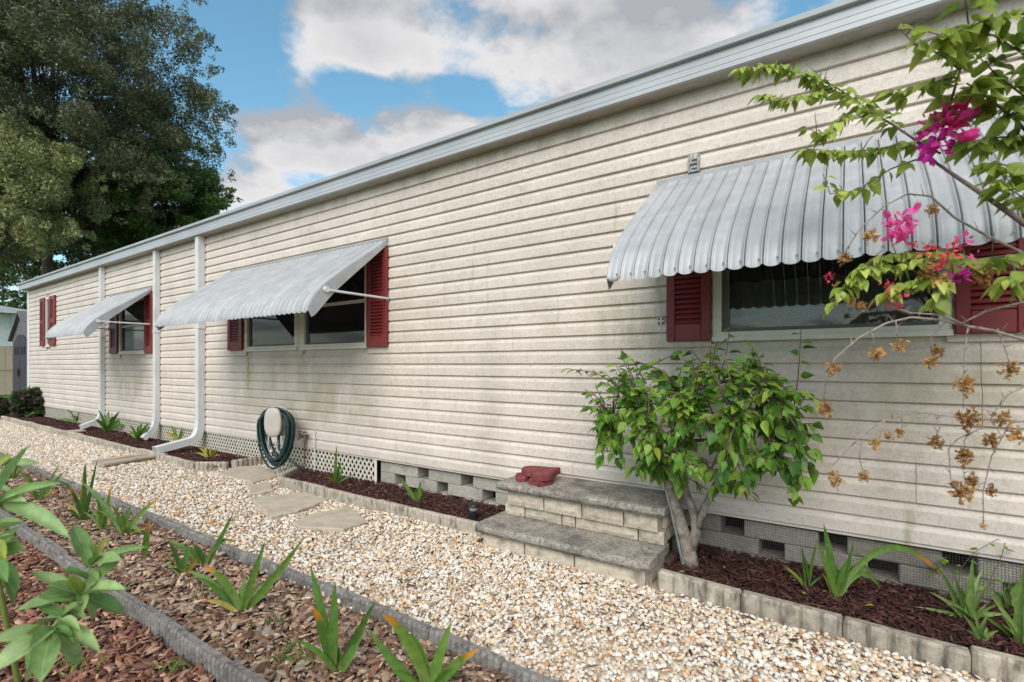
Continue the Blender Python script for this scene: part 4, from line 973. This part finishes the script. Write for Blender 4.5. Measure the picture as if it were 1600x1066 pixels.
for a in ((1302, 575, 1.66, 15), (1290, 638, 1.66, 16), (1370, 552, 1.65, 15), (1405, 540, 1.64, 14), (1455, 565, 1.62, 15), (1464, 550, 1.62, 13), (1508, 603, 1.6, 20), (1576, 578, 1.57, 18), (1512, 655, 1.62, 22), (1566, 655, 1.6, 16), (1588, 680, 1.6, 17), (1368, 693, 1.65, 12), (1388, 683, 1.65, 9), (1406, 676, 1.65, 10), (1462, 690, 1.63, 15), (1548, 690, 1.6, 17), (1508, 715, 1.62, 18), (1503, 768, 1.62, 22), (1548, 767, 1.6, 11), (1306, 750, 1.66, 15), (1351, 745, 1.66, 11), (1520, 752, 1.62, 14), (1362, 368, 1.66, 14), (1320, 403, 1.7, 14), (1458, 328, 1.66, 12), (1446, 428, 1.62, 18), (1472, 440, 1.62, 18), (1330, 470, 1.7, 12), (1535, 430, 1.58, 20), (1345, 478, 1.7, 10), (1536, 822, 1.6, 7)):
    bloom(*a, M['deadbloom'], 60, 'dried_bloom', .7, 1.3, .8)

# ---- broad-leaved plant at the left, close to the camera
rt = random.Random(11)
nb_ = at_d(60, 1066, 1.25); nbase = np.array([nb_[0] - .05, nb_[1], 0.0])
near = empty('broad_leaved_plant', tuple(nbase), 'bright green broad-leaved plant close to the camera at the left edge', 'plant')
def Zp(zx, zy, d): return at_d(zx / 2.762, 680 + zy / 2.762, d)
nodes = {'c': (345, 690, 1.28), 'l': (218, 850, 1.22), 'a': (-30, 300, 1.25), 'b': (-30, 520, 1.22), 'u': (395, 560, 1.3), 'k': (-20, 130, 1.32)}
bs = MB(); NP = {k: Zp(*v) for k, v in nodes.items()}
g0 = nbase
bs.tube([g0, g0 + np.array([.0, .0, .25]), NP['l'], (NP['l'] + NP['c']) / 2 + np.array([.01, 0, 0]), NP['c'], NP['u']], [.008, .007, .006, .005, .0045, .003], 7)
bs.tube([g0, g0 + np.array([-.05, -.02, .4]), NP['b'], NP['a'], NP['k']], [.008, .007, .006, .005, .004], 7)
mobj('stem', bs.vf, M['strap'], near, smooth=True)
BL = [('k', 150, 130, 34), ('a', 212, 218, 42), ('a', 258, 425, 66), ('a', 80, 80, 30), ('b', 78, 500, 70), ('b', 75, 660, 42), ('b', 70, 722, 40), ('b', 40, 420, 50), ('b', 0, 620, 50),
      ('u', 312, 395, 56), ('u', 600, 490, 36), ('u', 470, 440, 30, 'y'), ('u', 480, 540, 60), ('c', 195, 700, 72), ('c', 130, 600, 44), ('c', 475, 560, 72), ('c', 525, 772, 60), ('c', 310, 625, 44, 'y'), ('c', 88, 755, 54), ('c', 425, 800, 52), ('c', 500, 660, 50), ('c', 240, 640, 50),
      ('l', 65, 1075, 110), ('l', 348, 995, 60), ('l', 412, 905, 54), ('l', -10, 890, 62), ('l', 130, 862, 46, 'y'), ('l', -20, 1010, 84), ('l', 335, 770, 54), ('l', 180, 1040, 80), ('l', 260, 840, 30, 'y'), ('l', 300, 880, 50)]
meshes = [leaf_unit(M['broad'], 1., .28, .14, True)[0], leaf_unit(M['broad_y'], 1., .2, .2, True)[0]]
chain = [('l', 'c'), ('c', 'u'), ('b', 'a'), ('a', 'k'), ('l', 'c')]
for i in range(34):                                       # small loose leaves along the stems
    a_, c_ = chain[i % 5]; q = rt.random(); nodes['s%d' % i] = tuple(nodes[a_][j] * (1 - q) + nodes[c_][j] * q for j in range(3)); NP['s%d' % i] = Zp(*nodes['s%d' % i])
    an = rt.uniform(0, 6.28); ln = rt.uniform(55, 120); z3 = nodes['s%d' % i]
    BL.append(('s%d' % i, z3[0] + ln * math.cos(an), z3[1] + ln * .8 * math.sin(an), ln * rt.uniform(.28, .42)) + (('y',) if rt.random() < .2 else ()))
for q in BL:
    nd, zx, zy, wz = q[:4]; p = NP[nd]; t = Zp(zx, zy, nodes[nd][2] + rt.uniform(-.10, .06)); d = t - p; L_ = np.linalg.norm(d)
    wm_ = wz / 2.762 / FPX * nodes[nd][2]
    tov = CAM - p; tov /= np.linalg.norm(tov); up = np.array([rt.uniform(-.3, .3), rt.uniform(-.3, .3), 1.]) * .8 + tov * .7
    share('leaf', meshes[1 if len(q) > 4 else 0], frame_mat(p, d + np.array([0, 0, .2 * L_]), up, L_ * 1.02, wm_ / L_ * 1.12), near)

# ---- dark shrub at the far corner
rt = random.Random(31)
def shrub(c, rx, ry, rz, n, cols, label, ls=.05):
    e = empty('shrub', (c[0], c[1], 0), label, 'shrub'); b = MB()
    for i in range(9):
        q = rt.uniform(0, 6.28); b.tube([(c[0], c[1], 0), (c[0] + .3 * rx * math.cos(q), c[1] + .3 * ry * math.sin(q), rz * .7), (c[0] + .7 * rx * math.cos(q), c[1] + .7 * ry * math.sin(q), rz * 1.4)], [.02, .014, .005], 5)
    mobj('stems', b.vf, M['oakbark'], e)
    leafy(e, [((c[0] + rx * .8 * o[0], c[1] + ry * .8 * o[1], rz + rz * .85 * o[2]), .22 * min(rx, ry) + .06) for o in [unit_ball() for _ in range(60)]], n, ls, cols, 'foliage')
def unit_ball():
    while True:
        o = np.array([rt.uniform(-1, 1) for _ in range(3)])
        if np.linalg.norm(o) < 1: return o
def leafy(e, clumps, n, ls, cols, name, flat=.6):
    """crown made of many small leaf faces grouped in clumps"""
    r_ = np.random.default_rng(len(clumps) * 13 + n); k = len(clumps)
    C_ = np.array([c for c, r in clumps]); R_ = np.array([r for c, r in clumps]); idx = r_.choice(k, n, p=R_ ** 2.4 / (R_ ** 2.4).sum())
    d = r_.normal(size=(n, 3)); d /= np.linalg.norm(d, axis=1)[:, None]; rad = r_.uniform(.25, 1.1, n) ** .6
    p = C_[idx] + d * (R_[idx] * rad)[:, None] * np.array([1, 1, flat])
    a = r_.normal(size=(n, 3)); a /= np.linalg.norm(a, axis=1)[:, None]; bb_ = np.cross(a, r_.normal(size=(n, 3))); bb_ /= np.linalg.norm(bb_, axis=1)[:, None]
    s = ls * r_.uniform(.6, 1.3, n)[:, None]
    v = np.stack([p - a * s, p + bb_ * s * .45, p + a * s, p - bb_ * s * .45], 1).reshape(-1, 3)
    f = np.arange(n * 4).reshape(n, 4)
    cl = np.array(cols); ci = r_.integers(0, len(cl), k)[idx]; ci = np.where(r_.random(n) < .25, r_.integers(0, len(cl), n), ci)
    col = cl[ci] * r_.uniform(.75, 1.25, n)[:, None]
    o = mobj(name, (v, f), M['crown'], e, col=np.repeat(col, 4, 0)); return o
shrub((-15.1, -.15), .42, .34, .36, 5200, [(.035, .06, .02), (.05, .085, .025), (.06, .03, .025), (.03, .05, .02)], 'dark reddish-green shrub hugging the far house corner')
shrub((-16.6, -.45), .6, .35, .22, 4200, [(.04, .055, .025), (.05, .07, .03), (.07, .035, .03)], 'low dark shrub left of the far house corner', .045)

# ================================================================== TREES FAR LEFT
def crown_tree(name, px, py, dep, rxp, ryp, n, ls, cols, label, cl=120, cr=.9, trunk_px=None, rad=.3, flat=.6, shell=.55, seed=1):
    global rt
    rt = random.Random(seed); c = at_d(px, py, dep); s = dep / FPX; rx, rz = rxp * s, ryp * s
    tx = trunk_px if trunk_px is not None else px; g = at_d(tx, 570, dep); g[2] = -.05
    e = empty(name, tuple(g), label, 'tree', 'trees beyond the far end of the home'); b = MB()
    b.tube([g, g + np.array([.1, 0, c[2] * .3]), (g * .4 + c * .6), c + np.array([0, 0, rz * .6])], [rad, rad * .8, rad * .6, rad * .15], 9)
    clumps = []
    for i in range(cl):
        o = unit_ball(); o *= (shell + (1 - shell) * rt.random()) / max(.3, np.linalg.norm(o)) * min(1, np.linalg.norm(o) + .35)
        q = c + np.array([o[0] * rx, o[1] * rx, o[2] * rz]); clumps.append((tuple(q), cr * rt.uniform(.6, 1.25)))
        if i % 9 == 0:
            st_ = g * .35 + c * .65; st_[2] = max(1.5, min(st_[2], q[2] - .3)); m_ = (st_ + q) / 2 + np.array([0, 0, .4]); b.tube([st_, m_, q], [rad * .22, rad * .12, rad * .04], 6)
    for i in range(cl // 3):                              # stray sprays beyond the main mass
        o = unit_ball(); o /= max(.2, np.linalg.norm(o)); o *= rt.uniform(.98, 1.13); q = c + np.array([o[0] * rx, o[1] * rx, o[2] * rz])
        for j in range(3): clumps.append((tuple(q + np.array([rt.gauss(0, .3) for _ in range(3)])), cr * rt.uniform(.25, .5)))
    mobj('trunk', b.vf, M['oakbark'], e, smooth=True)
    o = leafy(e, clumps, n, ls, cols, 'crown', flat)
    return e
crown_tree('oak_tree', 85, 140, 30, 222, 270, 320000, .09, [(.10, .11, .05), (.13, .135, .065), (.07, .08, .035), (.17, .17, .085)], 'tallest dark oak towering behind the far end of the home', 760, .80, 70, .34, flat=.95, shell=.45, seed=3)
crown_tree('round_tree', 262, 330, 33, 85, 100, 80000, .10, [(.08, .15, .03), (.11, .19, .04), (.05, .09, .022)], 'deep green tree just above the roofline right of the oak', 90, .85, 240, .3, .7, seed=4)
crown_tree('willowy_tree', 15, 290, 25, 112, 105, 60000, .08, [(.30, .31, .13), (.38, .38, .16), (.22, .23, .10)], 'pale olive feathery tree in front of the oak at the left edge', 150, .48, -40, .2, 1.2, seed=6)
crown_tree('dark_tree', 120, 385, 36, 135, 75, 42000, .12, [(.05, .08, .025), (.07, .10, .03), (.09, .11, .045)], 'low dark tree filling the gap under the oak above the roof', 130, .9, 150, .3, seed=8)
crown_tree('hedge_tree', 5, 470, 45, 70, 60, 12000, .16, [(.08, .12, .03), (.1, .15, .04), (.06, .09, .025)], 'bright green tree low behind the neighbouring house', 50, 1.1, 0, .25, seed=9)
crown_tree('hedge_tree', -150, 400, 48, 120, 120, 12000, .18, [(.08, .11, .03), (.1, .14, .04)], 'broad green tree beyond the left edge behind the neighbouring house', 60, 1.4, -150, .3, seed=12)

# ================================================================== SHED AND NEIGHBOUR
rt = random.Random(3)
sh = empty('garden_shed', (-17.95, .95, 0), 'narrow dark grey shed with arched door behind the far house corner', 'shed')
sx0, sx1, sy0, sy1, eh, rh = -18.85, -17.05, .26, 1.7, 1.95, 2.62; xm = (sx0 + sx1) / 2
b = MB().add([(sx0, sy0, 0), (sx1, sy0, 0), (sx1, sy0, eh), (xm, sy0, rh - .06), (sx0, sy0, eh), (sx0, sy1, 0), (sx1, sy1, 0), (sx1, sy1, eh), (xm, sy1, rh - .06), (sx0, sy1, eh)], [(0, 1, 2, 3, 4), (9, 8, 7, 6, 5), (1, 6, 7, 2), (5, 0, 4, 9), (0, 5, 6, 1), (2, 7, 8, 3), (3, 8, 9, 4)])
mobj('wall', b.vf, M['shed'], sh)
b = MB()
for s_ in (-1, 1):
    hw = (sx1 - sx0) / 2 + .08; b.add([(xm, sy0 - .08, rh), (xm + s_ * hw, sy0 - .08, eh - .06), (xm + s_ * hw, sy1 + .08, eh - .06), (xm, sy1 + .08, rh), (xm, sy0 - .08, rh - .05), (xm + s_ * hw, sy0 - .08, eh - .11), (xm + s_ * hw, sy1 + .08, eh - .11), (xm, sy1 + .08, rh - .05)], [(0, 1, 2, 3), (7, 6, 5, 4), (0, 4, 5, 1), (1, 5, 6, 2), (2, 6, 7, 3)])
mobj('roof', b.vf, M['shed'], sh)
for s_ in (-1, 1):
    pts = [(xm + s_ * .01, .06)] + [(xm + s_ * .70, .06)] + [(xm + s_ * (.01 + .69 * math.cos(q)), 1.55 + .45 * math.sin(q)) for q in [math.pi / 2 * i / 7 for i in range(8)]]
    k = len(pts); v = [(x, sy0 - .03, z_) for x, z_ in pts] + [(x, sy0 - .001, z_) for x, z_ in pts]
    dr = mobj('door', (v, [tuple(range(k)), tuple(range(2 * k - 1, k - 1, -1))] + [(i, k + i, k + (i + 1) % k, (i + 1) % k) for i in range(k)]), M['sheddoor'], sh)
    for q in (.18, .42):
        mobj('window', MB().bbox(xm + s_ * q - .07, xm + s_ * q + .07, sy0 - .045, sy0 - .031, 1.48, 1.68, .004).vf, M['black'], dr)
    mobj('handle', MB().tube([(xm + s_ * .06, sy0 - .06, .9), (xm + s_ * .06, sy0 - .06, 1.1)], .012, 6).vf, M['black'], dr)
nh = empty('neighbour_house', (-34, -2, 0), 'neighbouring white house with tan panelled skirt at the left edge', 'house')
NXE, NY0, NY1, NZ = -27.8, -6., 2.0, 3.25
mobj('wall', MB().box(-40, NXE - .01, NY0, NY1 - .005, 0, NZ).vf, M['white'], nh)
for i in range(30):
    y1_ = NY1 - .02 - i * .26
    if y1_ - .255 < NY0: break
    mobj('skirt_panel', MB().bbox(NXE - .009, NXE + .03, y1_ - .255, y1_, 0.0, 1.93, .008).vf, M['tan'], nh)
for i in range(9): mobj('siding_board', MB().extr([(0, 0)], 0, 1).vf if False else MB().box(NXE - .009, NXE + .012 + .004 * (i % 2), NY0, NY1 - .12, 1.95 + i * .14, 2.085 + i * .14).vf, M['white'], nh)
mobj('skirt_rail', MB().box(NXE + .031, NXE + .05, NY0, NY1, 1.0, 1.06).vf, M['tan'], nh)
mobj('corner_post', MB().bbox(NXE - .005, NXE + .06, NY1 - .11, NY1 + .02, 1.94, NZ, .01).vf, M['white'], nh)
mobj('roof', MB().add([(-40.5, NY0 - .4, NZ), (NXE + .5, NY0 - .4, NZ), (NXE + .5, NY1 + .45, NZ), (-40.5, NY1 + .45, NZ), (-40.5, NY0 - .4, NZ + .14), (NXE + .5, NY0 - .4, NZ + .14), (NXE + .5, NY1 + .45, NZ + .14), (-40.5, NY1 + .45, NZ + .14), (-40.5, -2, NZ + .7), (NXE + .5, -2, NZ + .7)], [(3, 2, 1, 0), (0, 1, 5, 4), (1, 2, 6, 9, 5), (2, 3, 7, 6), (3, 0, 4, 8, 7), (4, 5, 9, 8), (6, 7, 8, 9)]).vf, M['roofw'], nh)
mobj('downspout', MB().tube([(NXE + .45, NY1 + .3, NZ - .001), (NXE + .4, NY1 + .25, NZ - .15), (NXE + .12, NY1 - .03, NZ - .5), (NXE + .12, NY1 - .03, .3)], .05, 8).vf, M['white'], nh)

# ================================================================== LOOSE STUFF: gravel, chips, grass
def ico(sub):
    import bmesh
    bm = bmesh.new(); bmesh.ops.create_icosphere(bm, subdivisions=sub, radius=1.); v = np.array([q.co[:] for q in bm.verts]); f = np.array([[w_.index for w_ in q.verts] for q in bm.faces]); bm.free(); return v, f
def rot_mats(n, r_, tilt=.5):
    z_ = r_.uniform(0, 2 * np.pi, n); a = r_.normal(0, tilt, n); c = r_.normal(0, tilt, n)
    cz, sz = np.cos(z_), np.sin(z_); ca, sa = np.cos(a), np.sin(a); cb, sb_ = np.cos(c), np.sin(c); o = np.zeros(n); i = np.ones(n)
    Rz = np.stack([np.stack([cz, -sz, o], -1), np.stack([sz, cz, o], -1), np.stack([o, o, i], -1)], 1)
    Rx = np.stack([np.stack([i, o, o], -1), np.stack([o, ca, -sa], -1), np.stack([o, sa, ca], -1)], 1)
    Ry = np.stack([np.stack([cb, o, sb_], -1), np.stack([o, i, o], -1), np.stack([-sb_, o, cb], -1)], 1)
    return Rz @ Rx @ Ry
def scatter(name, P_, uv_f, scales, cols, m, tilt, smooth, jit=0.):
    v0, f0 = uv_f; n = len(P_); r_ = np.random.default_rng(n)
    Rm = rot_mats(n, r_, tilt); loc = v0[None] * scales[:, None, :]
    if jit: loc = loc * (1 + r_.normal(0, jit, (n, len(v0), 1)))
    V = np.einsum('nij,nkj->nki', Rm, loc) + P_[:, None, :]
    F = (f0[None] + (np.arange(n) * len(v0))[:, None, None]).reshape(-1, f0.shape[1])
    return mobj(name, (V.reshape(-1, 3), F), m, smooth=smooth, col=np.repeat(cols, len(v0), 0))
def grid_pts(x0, x1, y0, y1, sp, r_):
    X, Y = np.meshgrid(np.arange(x0, x1, sp), np.arange(y0, y1, sp)); n = X.size
    return np.stack([X.ravel() + r_.uniform(-.6, .6, n) * sp, Y.ravel() + r_.uniform(-.6, .6, n) * sp], 1)
r_ = np.random.default_rng(99)
PCOL = np.array([(.70, .64, .55), (.74, .69, .62), (.55, .46, .36), (.50, .36, .24), (.66, .48, .30), (.46, .25, .12), (.62, .58, .52), (.42, .33, .25), (.72, .64, .52), (.58, .40, .25)])
PW = np.array([.24, .15, .16, .09, .11, .045, .07, .03, .10, .035])
def front_limit(x):   # house-side edge of the gravel
    y = np.full_like(x, -.60)
    y = np.where((x > -5.95) & (x < -4.75), .0, y); y = np.where((x >= -4.75) & (x < -2.1), -.50, y); y = np.where((x >= -2.1) & (x < -.87), -.63, y); y = np.where(x >= -.87, -.62 - .042 * (x + .86), y)
    return y
for nm, x0, x1, sp, sub, sc in (('near', -2.6, 1.5, .0158, 2, .71), ('far', -15.4, -2.6, .0205, 1, .9)):
    g = grid_pts(x0, x1, EDGE_D - .08, .02, sp, r_); g = g[(g[:, 1] < front_limit(g[:, 0])) & (g[:, 1] > EDGE_D - .02 - .014 * np.maximum(g[:, 0] + 1.9, 0))]
    n = len(g); s = sc * np.exp(r_.normal(math.log(.0118), .28, n)); s = np.clip(s, .006, .026)
    scl = np.stack([s * r_.uniform(.95, 1.5, n), s * r_.uniform(.75, 1.1, n), s * r_.uniform(.5, .85, n)], 1)
    P3 = np.column_stack([g, r_.uniform(-.006, .010, n) + .004 * np.sin(g[:, 0] * 2.1) + .004 * np.sin(g[:, 1] * 5 + g[:, 0])])
    c = PCOL[r_.choice(len(PCOL), n, p=PW / PW.sum())] * r_.uniform(.85, 1.2, n)[:, None]
    o = scatter('gravel', P3, ico(sub), scl, c, M['pebble'], .35, True, .05)
    tag(o, 'pale river-pebble gravel of the path, ' + ('near half beside the steps' if nm == 'near' else 'far half towards the house corner'), 'gravel', kind='stuff')
CH = (np.array([(-1, -.35, -.5), (-.2, -.5, -.4), (1, -.15, -.5), (.9, .3, -.4), (-.1, .5, -.5), (-.9, .25, -.4), (-.9, -.3, .3), (-.15, -.42, .5), (.9, -.12, .35), (.8, .22, .5), (-.1, .42, .45), (-.85, .2, .5)]),
      np.array([(0, 1, 7, 6), (1, 2, 8, 7), (2, 3, 9, 8), (3, 4, 10, 9), (4, 5, 11, 10), (5, 0, 6, 11), (6, 7, 10, 11), (7, 8, 9, 10)]))
def chips(name, x0, x1, y0, y1, z, sp, l0, l1, wr, pal, label, tilt=.35, keep=None, zt=.02):
    g = grid_pts(x0, x1, y0, y1, sp, r_)
    if keep is not None: g = g[keep(g)]
    n = len(g); l = r_.uniform(l0, l1, n) * .5 * r_.uniform(.6, 1.1, n); w = l * r_.uniform(*wr, n)
    scl = np.stack([l, w * 2, np.minimum(w, .005) * r_.uniform(.6, 1.2, n)], 1); pal = np.array(pal)
    c = pal[r_.integers(0, len(pal), n)] * (np.array([1.03, .98, .86]) if name == 'bark_chips' else 1.) * r_.uniform(.7, 1.35, n)[:, None] * (1.22 if name == 'bark_chips' else 1.)
    o = scatter(name, np.column_stack([g, z + r_.uniform(-.004, zt, n)]), CH, scl, c, M['chips'], tilt, False, .12)
    tag(o, label, 'mulch', kind='stuff')
RED = [(.060, .017, .013), (.045, .014, .011), (.085, .025, .017), (.035, .013, .011), (.055, .025, .020), (.12, .055, .04)]
chips('mulch', -15.7, -5.95, -.50, .02, .045, .026, .03, .08, (.16, .4), RED, 'dark red mulch of the far bed below the downspouts')
chips('mulch', -4.95, -2.05, -.42, .05, .045, .018, .025, .065, (.14, .35), RED, 'dark red mulch of the middle bed left of the steps', keep=lambda g: g[:, 1] > -.42 - 1.45 * (g[:, 0] + 4.70))
chips('mulch', -.86, 1.8, -.52, .06, .045, .0145, .022, .06, (.14, .35), RED, 'dark red mulch of the right bed around the small tree', keep=lambda g: g[:, 1] > -.50 - .04 * (g[:, 0] + .86))
BRK = [(.42, .33, .26), (.20, .12, .085), (.26, .165, .12), (.13, .075, .055), (.30, .22, .17), (.17, .085, .06), (.23, .20, .18), (.09, .055, .04), (.34, .25, .19)]
chips('bark_chips', -8.5, .6, EDGE_E + .03, EDGE_D - .04, .0, .0165, .018, .075, (.25, .75), BRK, 'brown bark chips of the flower bed between the two grey edgings')
chips('bark_chips', -15.3, -8.5, EDGE_E + .03, EDGE_D - .04, .0, .04, .05, .1, (.2, .5), BRK, 'bark chips of the far flower bed end', )
BRK2 = [(.36, .24, .18), (.20, .085, .055), (.25, .12, .08), (.13, .055, .04), (.30, .18, .13), (.16, .075, .055), (.09, .045, .035)]
chips('bark_chips', -7.5, .2, -3.4, EDGE_E - .03, .0, .0175, .018, .075, (.2, .6), BRK2, 'reddish bark chips in front of the nearest edging')
chips('bark_chips', -15.3, -7.5, -4.2, EDGE_E - .03, .0, .045, .05, .12, (.2, .6), BRK2, 'reddish bark chips at the far end in front of the nearest edging')
chips('bark_chips', -7.5, .2, -5.2, -3.4, .0, .04, .05, .11, (.2, .6), BRK2, 'reddish bark chips beside and behind the camera')
g = np.column_stack([r_.uniform(-7, 1.2, 420), r_.uniform(-1.6, -.65, 420)]); n = len(g); l = r_.uniform(.008, .03, n)
o = scatter('path_debris', np.column_stack([g, np.full(n, .016)]), CH, np.stack([l, l * .5, np.full(n, .002)], 1), np.array(RED + BRK)[r_.integers(0, 12, n)], M['chips'], .2, False, .1)
tag(o, 'bits of bark and mulch blown onto the gravel path', 'debris', kind='stuff')
# a few weeds and fallen yellow leaves
V = []; F = []; Cc = []
for i in range(16):
    x, y = r_.uniform(-.8, .9), r_.uniform(-.48, -.1); A = np.array(frame_mat((x, y, .066), (math.cos(i * 2.4), math.sin(i * 2.4), .05), (.1, .1, 1), r_.uniform(.02, .04))); k = len(V)
    V += [tuple(A[:3, :3] @ q + A[:3, 3]) for q in unit[0]]; F += [tuple(j + k for j in q) for q in unit[1]]; Cc += [(.45, .36, .05) if i % 3 else (.4, .3, .15)] * len(unit[0])
tag(mobj('fallen_leaves', (V, F), M['leaf_a'], col=np.array(Cc)), 'fallen yellow leaves scattered over the mulch of the right bed', 'leaves', kind='stuff')
def blades(name, pts, h, w, cols, label, cat='grass'):
    V = []; F = []; Cc = []
    for (x, y, z) in pts:
        q = r_.uniform(0, 6.28); hh = h * r_.uniform(.5, 1.2); dx, dy = r_.normal(0, .35, 2) * hh; k = len(V); c_, s_ = math.cos(q) * w, math.sin(q) * w
        V += [(x - c_, y - s_, z), (x + c_, y + s_, z), (x + dx * .5, y + dy * .5, z + hh * .7), (x + dx, y + dy, z + hh)]; F += [(k, k + 1, k + 2), (k + 1, k + 3, k + 2)]; Cc += [cols[r_.integers(0, len(cols))]] * 4
    tag(mobj(name, (V, F), M['crown'], col=np.array(Cc)), label, cat, kind='stuff')
blades('lawn_grass', [(r_.uniform(-27, -15.8), r_.uniform(-3, 4.), -.02) for _ in range(16000)], .07, .007, [(.10, .18, .03), (.13, .22, .04), (.08, .14, .025)], 'bright green lawn grass past the far house corner')
wp = []
for c in ((450, 1030), (270, 1050), (330, 930), (430, 980), (120, 1050), (300, 880), (470, 1045)):
    p = at_z(*c, 0.)
    for _ in range(26): wp.append((p[0] + r_.normal(0, .03), p[1] + r_.normal(0, .03), .005))
blades('weed', wp, .06, .003, [(.16, .24, .05), (.2, .27, .06), (.12, .2, .04)], 'tiny green weeds sprouting among the bark chips', 'weeds')
# creeping vine on the right foundation
rt = random.Random(77); cvb = at_z(1500, 905, .05)
cv = empty('creeping_vine', (float(cvb[0]), -.05, .04), 'thin creeping vine with small dark leaves on the meshed foundation blocks', 'vine')
pts = [[at_y(1495, 925, -.04), at_y(1500, 890, -.02), at_y(1520, 865, -.03), at_y(1545, 850, -.04), at_y(1560, 842, -.05)], [at_y(1540, 935, -.05), at_y(1550, 900, -.03), at_y(1565, 870, -.03), at_y(1570, 848, -.04)], [at_y(1450, 905, -.03), at_y(1460, 880, -.01), at_y(1480, 870, -.02)]]
b = MB(); leaves = []
for pa in pts: b.tube(pa, .0014, 4); twig_leaves(pa, 9, .022, .038, .4, leaves)
mobj('stem', b.vf, M['twig'], cv)
me = leaf_unit(M['leaf'], .6, .2, .1)[0]
for M4, s, k in leaves: share('leaf', me, M4, cv)
# white ornament on the sill inside the near window
ox = float(at_y(1273, 470, .07)[0])
orn = tag(mobj('sill_vase', MB().lathe([(.022, 0), (.026, .01), (.02, .02), (.016, .06), (.024, .10), (.026, .115)], (ox, .085, 1.42), 16).vf, M['white'], loc=(ox, .085, 1.42), smooth=True), 'small white vase behind the glass of the near window', 'vase')
